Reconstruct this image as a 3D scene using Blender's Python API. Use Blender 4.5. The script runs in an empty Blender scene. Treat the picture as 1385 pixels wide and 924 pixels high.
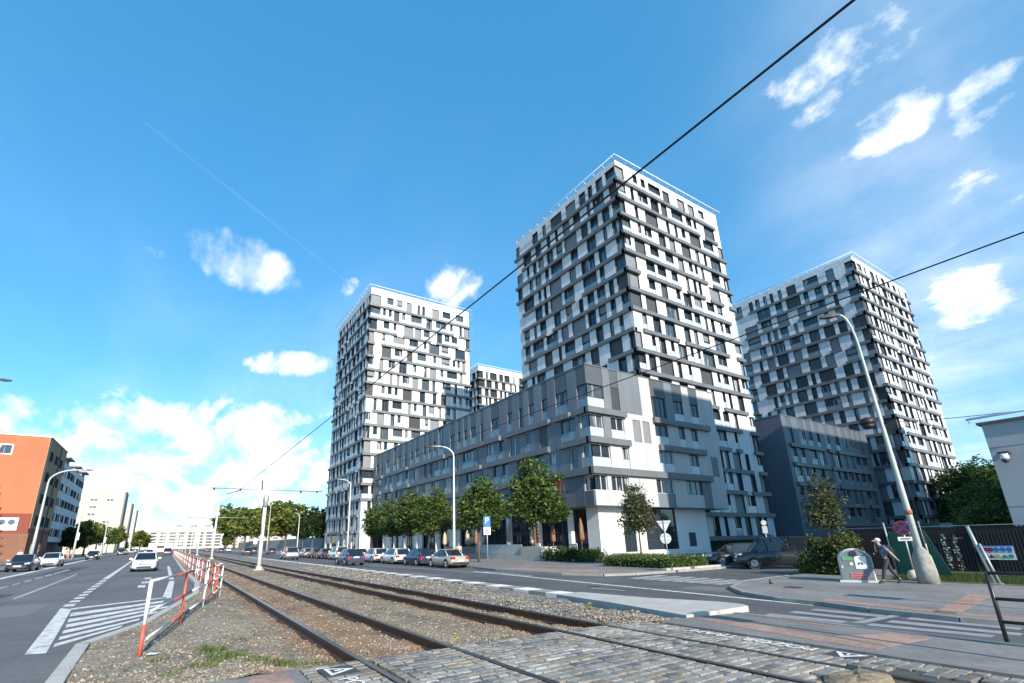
import bpy, bmesh, math, random
from mathutils import Vector, Matrix, Quaternion
from math import sin, cos, pi, radians, sqrt, exp
random.seed(7)
C = bpy.context.scene.collection
S = bpy.context.scene
H = 1.65                                   # eye height above the rail tops
# ------------------------------------------------------------------ camera
CW, CH = 1385.0, 924.0
F_, PX, PY = 648.235, 647.37, 537.96
yaw, pitch, roll = radians(-32.1467), radians(16.66756), radians(-1.20176)
fwd = Vector((cos(yaw)*cos(pitch), sin(yaw)*cos(pitch), sin(pitch)))
rgt = Vector((sin(yaw), -cos(yaw), 0)); upv = rgt.cross(fwd)
r2 = rgt*cos(roll) + upv*sin(roll); u2 = -rgt*sin(roll) + upv*cos(roll)
cam = bpy.data.cameras.new('camera'); co = bpy.data.objects.new('camera', cam); C.objects.link(co)
co.matrix_world = Matrix(((r2.x, u2.x, -fwd.x, 0), (r2.y, u2.y, -fwd.y, 0), (r2.z, u2.z, -fwd.z, H), (0, 0, 0, 1)))
cam.sensor_fit = 'HORIZONTAL'; cam.sensor_width = 36; cam.lens = 36*F_/CW
cam.shift_x = -(PX - CW/2)/CW; cam.shift_y = (PY - CH/2)/CW
cam.clip_start = .05; cam.clip_end = 6000
S.camera = co
CAM = Vector((0, 0, H))
def g(y):                                  # the ground falls a little towards the buildings
    return 0. if y >= -7 else (-.35 if y <= -17 else -.35*(-7-y)/10)
def ray(u, v): return r2*((u-PX)/F_) - u2*((v-PY)/F_) + fwd
def at(u, v, dz=0.):                       # a point of the ground seen in the survey photo
    d = ray(u, v); t = -H/d.z
    for i in range(40): t = (g((CAM + d*t).y) + dz - H)/d.z
    return CAM + d*t
def proj(p):
    q = Vector(p) - CAM; w = q.dot(fwd)
    return (q.dot(r2)/w*F_+PX, -q.dot(u2)/w*F_+PY, w)
def xat(u, y, z=None):
    z = g(y) if z is None else z
    best = None
    for k in range(1500):
        x = max(1., abs(y)*.1)*(1.0056**k); e = abs(proj((x, y, z))[0]-u)
        if best is None or e < best[0]: best = (e, x)
    return best[1]
# ------------------------------------------------------------------ materials
MATS = {}
def nd(t, k, **kw):
    n = t.nodes.new(k)
    for a, b in kw.items():
        if hasattr(n, a): setattr(n, a, b)
    return n
def M(name, col=None, rough=.6, metal=0., var=.12, scale=3., bump=0., bscale=None, spec=.5, col2=None, streak=None,
      coat=0., trans=0., detail=5., thresh=None, big=None):
    if name in MATS: return MATS[name]
    m = bpy.data.materials.new(name); m.use_nodes = True; t = m.node_tree; b = t.nodes['Principled BSDF']; L = t.links.new
    b.inputs['Roughness'].default_value = rough; b.inputs['Metallic'].default_value = metal
    b.inputs['Specular IOR Level'].default_value = spec
    if coat: b.inputs['Coat Weight'].default_value = coat; b.inputs['Coat Roughness'].default_value = .05
    tc = nd(t, 'ShaderNodeTexCoord'); src = tc.outputs['Object']
    if streak:
        mp = nd(t, 'ShaderNodeMapping'); mp.inputs['Scale'].default_value = streak; L(src, mp.inputs[0]); src2 = mp.outputs[0]
    else: src2 = src
    nz = nd(t, 'ShaderNodeTexNoise'); nz.inputs['Scale'].default_value = scale; nz.inputs['Detail'].default_value = detail
    nz.inputs['Roughness'].default_value = .62
    L(src2, nz.inputs['Vector'])
    r = nd(t, 'ShaderNodeValToRGB'); L(nz.outputs['Fac'], r.inputs[0])
    c2 = col2 if col2 else [min(1, c*(1+var)) for c in col]; c1 = col if col2 else [c*(1-var) for c in col]
    lo, hi = thresh if thresh else (.3, .7)
    r.color_ramp.elements[0].position = lo; r.color_ramp.elements[1].position = hi
    r.color_ramp.elements[0].color = (*c1, 1); r.color_ramp.elements[1].color = (*c2, 1)
    if big:                                # slow stains and patches over metres
        n3 = nd(t, 'ShaderNodeTexNoise'); n3.inputs['Scale'].default_value = big[0]; n3.inputs['Detail'].default_value = 10; n3.inputs['Roughness'].default_value = .7; L(src2, n3.inputs['Vector'])
        r3 = nd(t, 'ShaderNodeValToRGB'); L(n3.outputs['Fac'], r3.inputs[0]); r3.color_ramp.elements[0].position = .36; r3.color_ramp.elements[1].position = .64
        r3.color_ramp.elements[0].color = (big[1],)*3+(1,); r3.color_ramp.elements[1].color = (big[2],)*3+(1,)
        m3 = nd(t, 'ShaderNodeMix'); m3.data_type = 'RGBA'; m3.blend_type = 'MULTIPLY'; m3.inputs[0].default_value = 1; L(r.outputs[0], m3.inputs[6]); L(r3.outputs[0], m3.inputs[7]); L(m3.outputs[2], b.inputs['Base Color'])
    else: L(r.outputs[0], b.inputs['Base Color'])
    if bump:
        n2 = nd(t, 'ShaderNodeTexNoise'); n2.inputs['Scale'].default_value = bscale or scale*6; n2.inputs['Detail'].default_value = 4
        L(src, n2.inputs['Vector']); bp = nd(t, 'ShaderNodeBump'); bp.inputs['Strength'].default_value = bump; bp.inputs['Distance'].default_value = .02
        L(n2.outputs['Fac'], bp.inputs['Height']); L(bp.outputs[0], b.inputs['Normal'])
    if trans: b.inputs['Transmission Weight'].default_value = trans
    MATS[name] = m
    return m
def M_leaf(name, c):
    if name in MATS: return MATS[name]
    m = M(name, c, .55, var=.35, scale=2.5, spec=.3)
    t = m.node_tree; b = t.nodes['Principled BSDF']; out = t.nodes['Material Output']
    tr = nd(t, 'ShaderNodeBsdfTranslucent'); tr.inputs[0].default_value = (c[0]*1.3, c[1]*1.5, c[2]*.7, 1)
    mx = nd(t, 'ShaderNodeMixShader'); mx.inputs[0].default_value = .3
    t.links.new(b.outputs[0], mx.inputs[1]); t.links.new(tr.outputs[0], mx.inputs[2]); t.links.new(mx.outputs[0], out.inputs[0])
    return m
def M_stripe(name, ca, cb, freq, axis='Z', rough=.5, duty=.5):
    # horizontal or vertical fine slats as colour and relief
    if name in MATS: return MATS[name]
    m = bpy.data.materials.new(name); m.use_nodes = True; t = m.node_tree; b = t.nodes['Principled BSDF']; L = t.links.new
    b.inputs['Roughness'].default_value = rough
    tc = nd(t, 'ShaderNodeTexCoord'); w = nd(t, 'ShaderNodeTexWave'); w.bands_direction = axis; w.inputs['Scale'].default_value = freq
    w.inputs['Distortion'].default_value = 0
    L(tc.outputs['Object'], w.inputs['Vector'])
    nz = nd(t, 'ShaderNodeTexNoise'); nz.inputs['Scale'].default_value = 1.3; L(tc.outputs['Object'], nz.inputs['Vector'])
    r = nd(t, 'ShaderNodeValToRGB'); L(w.outputs['Fac'], r.inputs[0]); r.color_ramp.elements[0].color = (*ca, 1); r.color_ramp.elements[1].color = (*cb, 1)
    mx = nd(t, 'ShaderNodeMix'); mx.data_type = 'RGBA'; mx.blend_type = 'MULTIPLY'; mx.inputs[0].default_value = .35
    L(r.outputs[0], mx.inputs[6]); L(nz.outputs['Color'], mx.inputs[7]); L(mx.outputs[2], b.inputs['Base Color'])
    bp = nd(t, 'ShaderNodeBump'); bp.inputs['Strength'].default_value = .5; bp.inputs['Distance'].default_value = .02
    L(w.outputs['Fac'], bp.inputs['Height']); L(bp.outputs[0], b.inputs['Normal'])
    MATS[name] = m
    return m
def M_ground(name, cols, vscale, bump=.6, big=.25, rough=.9, rust=None, patch=None, sheet=0.):
    # loose stones: voronoi cells of different colour with relief, plus slow variation
    m = bpy.data.materials.new(name); m.use_nodes = True; t = m.node_tree; b = t.nodes['Principled BSDF']; L = t.links.new
    b.inputs['Roughness'].default_value = rough
    tc = nd(t, 'ShaderNodeTexCoord'); v = nd(t, 'ShaderNodeTexVoronoi'); v.inputs['Scale'].default_value = vscale
    L(tc.outputs['Object'], v.inputs['Vector'])
    sp = nd(t, 'ShaderNodeSeparateColor'); L(v.outputs['Color'], sp.inputs[0])
    r = nd(t, 'ShaderNodeValToRGB'); L(sp.outputs[0], r.inputs[0])
    el = r.color_ramp.elements
    while len(el) < len(cols): el.new(.5)
    for i, c in enumerate(cols): el[i].position = i/(len(cols)-1.); el[i].color = (*c, 1)
    cur = r.outputs[0]
    nz = nd(t, 'ShaderNodeTexNoise'); nz.inputs['Scale'].default_value = big; nz.inputs['Detail'].default_value = 8; nz.inputs['Roughness'].default_value = .7
    L(tc.outputs['Object'], nz.inputs['Vector'])
    rr = nd(t, 'ShaderNodeValToRGB'); rr.color_ramp.elements[0].position = .35; rr.color_ramp.elements[1].position = .65
    rr.color_ramp.elements[0].color = (.62, .6, .58, 1); rr.color_ramp.elements[1].color = (1.1, 1.1, 1.1, 1); L(nz.outputs['Fac'], rr.inputs[0])
    mx = nd(t, 'ShaderNodeMix'); mx.data_type = 'RGBA'; mx.blend_type = 'MULTIPLY'; mx.inputs[0].default_value = 1
    L(cur, mx.inputs[6]); L(rr.outputs[0], mx.inputs[7]); cur = mx.outputs[2]
    if rust:                               # rust dust lying along the rails (y positions)
        sx = nd(t, 'ShaderNodeSeparateXYZ'); L(tc.outputs['Object'], sx.inputs[0]); acc = None
        for ry, wd in rust:
            a = nd(t, 'ShaderNodeMath', operation='SUBTRACT'); L(sx.outputs[1], a.inputs[0]); a.inputs[1].default_value = ry
            bb = nd(t, 'ShaderNodeMath', operation='ABSOLUTE'); L(a.outputs[0], bb.inputs[0])
            c = nd(t, 'ShaderNodeMapRange'); c.inputs[1].default_value = 0; c.inputs[2].default_value = wd; c.inputs[3].default_value = 1; c.inputs[4].default_value = 0
            L(bb.outputs[0], c.inputs[0])
            if acc is None: acc = c.outputs[0]
            else:
                d = nd(t, 'ShaderNodeMath', operation='MAXIMUM'); L(acc, d.inputs[0]); L(c.outputs[0], d.inputs[1]); acc = d.outputs[0]
        nn = nd(t, 'ShaderNodeTexNoise'); nn.inputs['Scale'].default_value = 1.2; nn.inputs['Detail'].default_value = 6; L(tc.outputs['Object'], nn.inputs['Vector'])
        q = nd(t, 'ShaderNodeMath', operation='MULTIPLY'); L(acc, q.inputs[0]); L(nn.outputs['Fac'], q.inputs[1])
        q2 = nd(t, 'ShaderNodeMath', operation='MULTIPLY'); L(q.outputs[0], q2.inputs[0]); q2.inputs[1].default_value = 1.5; q2.use_clamp = True
        m2 = nd(t, 'ShaderNodeMix'); m2.data_type = 'RGBA'; L(q2.outputs[0], m2.inputs[0]); L(cur, m2.inputs[6])
        rv = nd(t, 'ShaderNodeMix'); rv.data_type = 'RGBA'; rv.blend_type = 'MULTIPLY'; rv.inputs[0].default_value = .8
        rv.inputs[6].default_value = (.3, .14, .055, 1); L(rr.outputs[0], rv.inputs[7])
        L(rv.outputs[2], m2.inputs[7]); cur = m2.outputs[2]
    if patch:                              # patches of another soil
        pc, ps, p0, p1 = patch
        nn = nd(t, 'ShaderNodeTexNoise'); nn.inputs['Scale'].default_value = ps; nn.inputs['Detail'].default_value = 7; nn.inputs['Roughness'].default_value = .65
        L(tc.outputs['Object'], nn.inputs['Vector'])
        c = nd(t, 'ShaderNodeMapRange'); c.inputs[1].default_value = p0; c.inputs[2].default_value = p1; L(nn.outputs['Fac'], c.inputs[0])
        m2 = nd(t, 'ShaderNodeMix'); m2.data_type = 'RGBA'; L(c.outputs[0], m2.inputs[0]); L(cur, m2.inputs[6]); m2.inputs[7].default_value = (*pc, 1); cur = m2.outputs[2]
    L(cur, b.inputs['Base Color'])
    bp = nd(t, 'ShaderNodeBump'); bp.inputs['Strength'].default_value = bump; bp.inputs['Distance'].default_value = .03
    L(v.outputs['Distance'], bp.inputs['Height']); bp.invert = True; L(bp.outputs[0], b.inputs['Normal'])
    MATS[name] = m
    return m
# ------------------------------------------------------------------ mesh helpers
class MB:
    def __init__(s): s.v = []; s.f = []; s.m = []; s.sm = []
    def face(s, pts, m=0, sm=False):
        i = len(s.v); s.v.extend(tuple(p) for p in pts); s.f.append(tuple(range(i, i+len(pts)))); s.m.append(m); s.sm.append(sm)
    def hexa(s, P, m=0):                    # P: 8 corners, bottom ring then top ring
        i = len(s.v); s.v.extend(tuple(p) for p in P)
        for q in ((0, 3, 2, 1), (4, 5, 6, 7), (0, 1, 5, 4), (1, 2, 6, 5), (2, 3, 7, 6), (3, 0, 4, 7)):
            s.f.append(tuple(i+k for k in q)); s.m.append(m); s.sm.append(False)
    def box(s, x0, x1, y0, y1, z0, z1, m=0):
        s.hexa([(x0, y0, z0), (x1, y0, z0), (x1, y1, z0), (x0, y1, z0), (x0, y0, z1), (x1, y0, z1), (x1, y1, z1), (x0, y1, z1)], m)
    def fbox(s, P, u0, u1, d0, d1, z0, z1, m=0):
        s.hexa([P(u0, d0, z0), P(u1, d0, z0), P(u1, d1, z0), P(u0, d1, z0), P(u0, d0, z1), P(u1, d0, z1), P(u1, d1, z1), P(u0, d1, z1)], m)
    def prism(s, poly, z0, z1, m=0, mside=None):   # z0/z1 numbers or functions of (x,y)
        n = len(poly); f0 = z0 if callable(z0) else (lambda x, y: z0); f1 = z1 if callable(z1) else (lambda x, y: z1)
        i = len(s.v)
        for p in poly: s.v.append((p[0], p[1], f0(p[0], p[1])))
        for p in poly: s.v.append((p[0], p[1], f1(p[0], p[1])))
        s.f.append(tuple(i+n+k for k in range(n))); s.m.append(m); s.sm.append(False)
        ms = m if mside is None else mside
        for k in range(n):
            a, b = k, (k+1) % n
            s.f.append((i+a, i+b, i+n+b, i+n+a)); s.m.append(ms); s.sm.append(False)
    def tube(s, pts, rad, n=8, m=0, sm=True, cap=True):
        if not isinstance(rad, (list, tuple)): rad = [rad]*len(pts)
        pts = [Vector(p) for p in pts]; i = len(s.v); prev = None
        for k, p in enumerate(pts):
            a = pts[max(0, k-1)]; b = pts[min(len(pts)-1, k+1)]; d = (b-a).normalized()
            ref = prev if prev is not None else (Vector((0, 0, 1)) if abs(d.z) < .9 else Vector((1, 0, 0)))
            e1 = (ref - d*ref.dot(d)).normalized(); prev = e1; e2 = d.cross(e1)
            for j in range(n):
                an = 2*pi*j/n; s.v.append(tuple(p + (e1*cos(an)+e2*sin(an))*rad[k]))
        for k in range(len(pts)-1):
            for j in range(n):
                a = i+k*n+j; b = i+k*n+(j+1) % n
                s.f.append((a, b, b+n, a+n)); s.m.append(m); s.sm.append(sm)
        if cap:
            s.f.append(tuple(i+j for j in range(n))[::-1]); s.m.append(m); s.sm.append(False)
            e = i+(len(pts)-1)*n; s.f.append(tuple(e+j for j in range(n))); s.m.append(m); s.sm.append(False)
    def lathe(s, prof, c=(0, 0, 0), n=16, m=0, sm=True):     # prof: (radius, z)
        i = len(s.v)
        for r, z in prof:
            for j in range(n): s.v.append((c[0]+r*cos(2*pi*j/n), c[1]+r*sin(2*pi*j/n), c[2]+z))
        for k in range(len(prof)-1):
            for j in range(n):
                a = i+k*n+j; b = i+k*n+(j+1) % n; s.f.append((a, b, b+n, a+n)); s.m.append(m); s.sm.append(sm)
        s.f.append(tuple(i+j for j in range(n))[::-1]); s.m.append(m); s.sm.append(False)
        e = i+(len(prof)-1)*n; s.f.append(tuple(e+j for j in range(n))); s.m.append(m); s.sm.append(False)
    def disc(s, c, ax, r, th, n=20, m=0):     # a flat disc of thickness th along ax
        ax = Vector(ax).normalized(); s.tube([Vector(c)-ax*th/2, Vector(c)+ax*th/2], r, n, m, False)
    def build(s, name, mats, parent=None, fix=False):
        me = bpy.data.meshes.new(name); me.from_pydata(s.v, [], s.f)
        for k in (mats if isinstance(mats, (list, tuple)) else [mats]): me.materials.append(k)
        me.polygons.foreach_set('material_index', s.m); me.polygons.foreach_set('use_smooth', s.sm)
        if fix:
            bm = bmesh.new(); bm.from_mesh(me); bmesh.ops.recalc_face_normals(bm, faces=bm.faces); bm.to_mesh(me); bm.free()
        me.update()
        o = bpy.data.objects.new(name, me); C.objects.link(o)
        if parent is not None: o.parent = parent
        return o
def tag(o, label=None, cat=None, group=None, kind=None):
    if label: o['label'] = label
    if cat: o['category'] = cat
    if group: o['group'] = group
    if kind: o['kind'] = kind
    return o
def empty(name, loc=(0, 0, 0), rz=0., **kw):
    o = bpy.data.objects.new(name, None); C.objects.link(o); o.location = loc; o.rotation_euler = (0, 0, rz); o.empty_display_size = .3
    return tag(o, **kw)
def struct(mb, name, mats, fix=False):
    o = mb.build(name, mats, None, fix); o['kind'] = 'structure'; return o
def copy_tree(o, parent=None):
    c = o.copy(); C.objects.link(c); c.parent = parent
    for ch in list(o.children): copy_tree(ch, c)
    return c
# ------------------------------------------------------------------ materials of the setting
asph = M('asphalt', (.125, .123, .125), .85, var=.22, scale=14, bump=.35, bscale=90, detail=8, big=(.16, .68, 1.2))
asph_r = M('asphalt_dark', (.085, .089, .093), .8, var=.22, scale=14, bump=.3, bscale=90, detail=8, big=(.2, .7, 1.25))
pave = M('pavement_asphalt', (.2, .19, .185), .88, var=.22, scale=9, bump=.3, bscale=70, detail=8, big=(.45, .72, 1.15))
redp = M('red_paving', (.35, .22, .17), .85, var=.25, scale=9, big=(.8, .7, 1.15), bump=.3, bscale=40)
conc = M('concrete', (.42, .4, .37), .85, var=.14, scale=1.6, bump=.2, bscale=50, detail=8)
kerbm = M('kerb_stone', (.27, .255, .235), .85, var=.18, scale=2.5, bump=.2, bscale=50)
paint = M('road_paint', (.62, .61, .57), .7, var=.12, scale=5, col2=(.2, .2, .195), thresh=(.5, .72), detail=11)
paint_old = M('worn_road_paint', (.36, .36, .35), .8, scale=4, col2=(.12, .12, .125), thresh=(.45, .75), detail=9)
dirt = M_ground('soil', [(.12, .12, .06), (.2, .17, .1), (.1, .13, .04)], 3, .3, .05)
gravel = M_ground('verge_gravel', [(.15, .12, .085), (.28, .235, .17), (.36, .31, .235), (.2, .165, .125), (.44, .39, .31)], 26, .9, .5, patch=((.36, .3, .21), .8, .6, .72))
ballast = M_ground('track_ballast', [(.15, .115, .075), (.29, .23, .15), (.37, .305, .215), (.18, .14, .09), (.44, .38, .29)], 24, .9, .4,
                   rust=[(-2.67, .62), (-4.2, .6), (-6.53, .55), (-7.78, .6), (-3.4, .5)], patch=((.115, .09, .065), .7, .54, .7))
RAILY = (-2.68, -4.19, -6.55, -7.78)
# ------------------------------------------------------------------ the base ground, reaching the horizon
mb = MB()
ys = [3500, 14, -7, -17, -60, -3500]; xs = [-300, -40, 0, 60, 300, 4500]
for a, b in zip(ys[:-1], ys[1:]):
    for c, d in zip(xs[:-1], xs[1:]):
        mb.face([(c, b, g(b)-.3), (d, b, g(b)-.3), (d, a, g(a)-.3), (c, a, g(a)-.3)])
struct(mb, 'ground', dirt)
def sheet(name, mat, poly, dz, ysplit=True, thick=.3):
    """a slab whose top follows the ground profile at height dz, cut where the profile bends"""
    mb = MB(); cuts = [1e4, -7, -17, -1e4]
    for hi, lo in zip(cuts[:-1], cuts[1:]):
        P = list(poly)
        for lim, sgn in ((hi, 1), (lo, -1)):
            Q = []
            for k in range(len(P)):
                a, b = P[k], P[(k+1) % len(P)]
                ia = (lim-a[1])*sgn >= 0; ib = (lim-b[1])*sgn >= 0
                if ia: Q.append(a)
                if ia != ib:
                    t = (lim-a[1])/(b[1]-a[1]); Q.append((a[0]+(b[0]-a[0])*t, lim))
            P = Q
            if len(P) < 3: break
        if len(P) >= 3:
            ar = sum(P[k][0]*P[(k+1) % len(P)][1]-P[(k+1) % len(P)][0]*P[k][1] for k in range(len(P)))
            if ar < 0: P = P[::-1]
            mb.prism(P, lambda x, y: g(y)+dz-thick, lambda x, y: g(y)+dz)
    return struct(mb, name, mat)
XF = 900
# left carriageway and its far pavement
ROADL = -.10
sheet('road', asph, [(-30, 12.4), (-30, -1.4), (XF, -1.4), (XF, 12.4)], ROADL)
sheet('pavement', pave, [(-30, 24), (-30, 12.42), (XF, 12.42), (XF, 24)], .02)
mb = MB(); mb.box(-30, XF, 12.25, 12.418, -.3, .03); struct(mb, 'kerb', kerbm)
# right carriageway with the mouth of the side street
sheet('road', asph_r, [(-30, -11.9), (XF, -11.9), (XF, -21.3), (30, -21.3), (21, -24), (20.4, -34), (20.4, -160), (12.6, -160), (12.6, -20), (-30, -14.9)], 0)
# pavement in front of the buildings
sheet('pavement', pave, [(XF, -20.85), (34, -20.85), (31.5, -20.2), (29.5, -19.9), (22.8, -20.1), (20.6, -20.9), (19.9, -22.6), (19.7, -26), (19.7, -160), (300, -160), (300, -60), (XF, -60)], .11)
mb = MB()
kp = [(200, -20.68), (34, -20.68), (31.4, -20.03), (29.4, -19.74), (22.8, -19.94), (20.45, -20.78), (19.74, -22.5), (19.55, -26), (19.55, -40)]
def ribbon(pts, w, z0, z1, closed=False):
    for a, b in zip(pts[:-1], pts[1:]):
        a, b = Vector(a[:2]), Vector(b[:2]); d = (b-a).normalized(); n = Vector((-d.y, d.x))*w
        mb.prism([tuple(a), tuple(b), tuple(b+n), tuple(a+n)], lambda x, y: g(y)+z0, lambda x, y: g(y)+z1)
ribbon([(p[0], p[1]) for p in kp][::-1], .15, -.2, .125)
struct(mb, 'kerb', kerbm, True)
# corner pavement on the near right
cp = [at(*p, .1)[:2] for p in ((1385, 842), (1300, 835), (1180, 823), (1120, 815), (1060, 809), (1010, 801), (992, 794), (1005, 786))]
cp = [(-20, cp[0][1])] + [tuple(p) for p in cp] + [(13.2, -26), (13.2, -160), (-20, -160)]
sheet('pavement', pave, cp, .1)
mb = MB(); ribbon([(p[0], p[1]) for p in cp[:-2]][::-1], -.14, -.2, .112); struct(mb, 'kerb', kerbm, True)
# red tactile bands
def patchpoly(name, mat, px, dz, base=0.):
    sheet(name, mat, [tuple(at(u, v, base)[:2]) for u, v in px], base+dz, thick=.02)
patchpoly('tactile_paving', redp, [(1255, 829), (1310, 804), (1340, 806), (1287, 832)], .004, .1)
patchpoly('tactile_paving', redp, [(1108, 812), (1190, 821), (1300, 832), (1383, 839), (1385, 836), (1300, 829), (1185, 817), (1120, 810)], .004, .1)
sheet('tactile_paving', redp, [(23.2, -20.35), (29.2, -20.2), (29.6, -21.7), (21.6, -23.6)], .114, thick=.02)
# ------------------------------------------------------------------ the crossing in the foreground
# asphalt island strip between cobbles and road, walk on the left of the tracks
sheet('pavement', pave, [(-6, -9.0), (7.45, -9.0), (7.45, -11.8), (-6, -11.8)], .03)
mb = MB(); mb.prism([(-6, -11.8), (7.45, -11.8), (7.45, -11.98), (-6, -11.98)][::-1], lambda x, y: g(y)-.3, lambda x, y: g(y)+.05); struct(mb, 'kerb', kerbm)
sheet('pavement', pave, [(-6, 1.25), (7.6, 1.05), (7.72, -1.75), (-6, -1.75)], .0)
for px in ([(935, 837), (1000, 848), (1100, 866), (1185, 879), (1199, 875.2), (975, 836)],
           [(1202, 874.8), (1262, 863.5), (1205, 856.5), (1131, 860.5)],
           [(1020, 834), (1110, 846), (1160, 851), (1100, 843)]):
    patchpoly('tactile_paving', redp, px, .004, .03)
patchpoly('tactile_paving', redp, [(336, 923), (346, 907), (374, 904), (398, 923), (398, 960), (325, 960)], .004, 0)
# white painted warning on the cobbles comes after the cobbles
COB = [M('sett_%s' % n, c, .75, var=.25, scale=16, bump=.4, bscale=60, big=(.9, .6, 1.12)) for n, c in
       (('grey', (.275, .26, .23)), ('blue', (.2, .2, .19)), ('ochre', (.29, .255, .2)), ('pale', (.33, .32, .29)), ('dark', (.13, .135, .14)), ('brown', (.24, .205, .17)))]
joint = M('joint_sand', (.075, .065, .05), .95, var=.3, scale=20)
mb = MB(); rnd = random.Random(3)
def sett(x0, x1, y0, y1, ztop, m, jit=.012):
    b = .009+rnd.random()*.006; r = lambda: rnd.uniform(-jit, jit); dz = rnd.uniform(-.006, .003)
    q = [(x0+r(), y0+r()), (x1+r(), y0+r()), (x1+r(), y1+r()), (x0+r(), y1+r())]
    cx, cy = (x0+x1)/2, (y0+y1)/2; i = len(mb.v)
    tl = (rnd.uniform(-.006, .006), rnd.uniform(-.006, .006))
    for k, (ins, zz) in enumerate(((0, -.08), (0, -.009), (b, 0))):
        for x, y in q:
            sx = cx+(x-cx)*(1-ins/abs(x1-x0)*2); sy = cy+(y-cy)*(1-ins/abs(y1-y0)*2)
            mb.v.append((sx, sy, ztop+g(cy)+dz+zz+(tl[0]*(sx-cx)+tl[1]*(sy-cy))*4))
    for k in range(2):
        for j in range(4):
            mb.f.append((i+k*4+j, i+k*4+(j+1) % 4, i+k*4+4+(j+1) % 4, i+k*4+4+j)); mb.m.append(m); mb.sm.append(False)
    # slightly domed top
    mb.f.append((i+8, i+9, i+10, i+11)); mb.m.append(m); mb.sm.append(False)
def cob_end(y):                           # where the setts stop towards the camera
    return 1.6 if y > -5.4 or y < -8.35 else 3.25 + .25*sin(y*7)
strips = [(-1.78, RAILY[0]+.06, 0), (RAILY[0]-.11, RAILY[1]+.06, 1), (RAILY[1]-.06, RAILY[2]+.11, 1), (RAILY[2]-.06, RAILY[3]+.11, 1), (RAILY[3]-.06, -8.98, 0)]
for (ya, yb, mode) in strips:
    x = 7.66
    while x > 1.6:
        d = rnd.uniform(.13, .18); y = ya - rnd.random()*.12*(1 if mode else 1)
        first = True
        y = ya
        while y > yb+.05:
            w = min(rnd.uniform(.16, .25), y-yb)
            if y-w-yb < .08: w = y-yb
            if first and mode: w = rnd.uniform(.12, .15)
            if x-d > cob_end(y-w/2):
                m = rnd.choices(range(6), (5, 3, 1.7, 3, 1.2, 1.3))[0]
                if first or y-w <= yb+.02: m = rnd.choices((0, 5, 2, 3), (2, 3, 2, 1))[0]
                o = rnd.uniform(-.012, .012)
                sett(x-d+.008+o, x-.008+o, y-w+.007, y-.007, .0, m)
            y -= w; first = False
        x -= d
struct(mb, 'cobblestone_paving', COB)
sheet('road', joint, [(-6, -1.76), (7.68, -1.76), (7.68, -8.99), (-6, -8.99)], -.035)
# concrete lump and dry hole where the setts end
mb = MB(); sand = M('sandy_concrete', (.25, .2, .13), .9, var=.35, scale=9, bump=.8, bscale=45, big=(2.5, .6, 1.15))
N = 14
for k in range(N):
    for j in range(6):
        pass
ring = []
cx, cy = 3.12, -7.25
for j in range(5):
    rr = (.58, .54, .44, .25, .02)[j]; zz = (-.1, -.01, .02, .035, .04)[j]
    ring.append([(cx+rr*.5*cos(a)+.03*sin(3*a), cy+rr*1.0*sin(a), g(cy)+zz+.008*sin(5*a)) for a in [2*pi*q/N for q in range(N)]])
for j in range(4):
    for q in range(N): mb.face([ring[j][q], ring[j][(q+1) % N], ring[j+1][(q+1) % N], ring[j+1][q]], 0, True)
tag(mb.build('concrete_lump', sand), 'sandy rounded concrete lump filling the rail gap where the cobbles end', 'concrete lump')
# ------------------------------------------------------------------ track bed, verge, strip
def grid(name, x0, x1, ya, yb, zf, mat, nx, ny, edge=None):
    mb = MB(); rr = random.Random(5); V = []
    for i in range(nx+1):
        t = i/nx; x = x0+(x1-x0)*t**2.2 if x1 > 60 else x0+(x1-x0)*t
        A, B = (edge(x) if edge else (ya, yb))
        for j in range(ny+1):
            y = A+(B-A)*j/ny; V.append((x, y, zf(x, y)))
    mb.v = V
    for i in range(nx):
        for j in range(ny):
            a = i*(ny+1)+j; mb.f.append((a, a+1, a+ny+2, a+ny+1)); mb.m.append(0); mb.sm.append(True)
    return struct(mb, name, mat)
def bn(x, y): return .018*sin(x*2.3+y*3.1)+.014*sin(x*5.1-y*4.3)+.012*sin(x*9.7+y*7.9)
def bedz(x, y):
    z = -.13+bn(x, y)
    for ry in RAILY: z -= .045*exp(-((y-ry)/.2)**2)
    return z+g(y)
grid('track_bed', 7.68, XF, -1.75, -8.6, bedz, ballast, 260, 60)
VE = [(7.6, 1.06), (9.0, 1.11), (12.0, 1.17), (14.4, .3), (21.8, -1.02), (28.2, -1.36), (46.6, -1.16), (120, -1.15), (XF, -1.15)]
def vedge(x):
    for a, b in zip(VE[:-1], VE[1:]):
        if a[0] <= x <= b[0]: return a[1]+(b[1]-a[1])*(x-a[0])/(b[0]-a[0])
    return VE[-1][1]
def verz(x, y): return -.01+bn(x, y)*.8 - .11*max(0, min(1, (-y-1.35)/.5)) + .03*sin(x*.9)*max(0, min(1, (vedge(x)-y)/.5)) - .0
grid('gravel_verge', 7.62, XF, 0, 0, verz, gravel, 300, 16, lambda x: (vedge(x)-.1, -1.95))
def stripz(x, y): return g(y)-.06+bn(x, y)*1.6-.14*max(0, min(1, (y+8.75)/.3))+.085*max(0, min(1, (-y-9.6)/1.2))*max(0, min(1, (x-10)/4))
rough_g = M_ground('strip_gravel', [(.1, .09, .08), (.22, .2, .18), (.3, .28, .25), (.16, .14, .14), (.42, .4, .37)], 17, 1., .5, patch=((.14, .16, .05), .9, .58, .7))
grid('gravel_verge', 7.9, XF, 0, 0, stripz, rough_g, 240, 14, lambda x: (-8.5, -11.05 if x > 16 else -10.2-(x-7.9)*.1))
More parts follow.
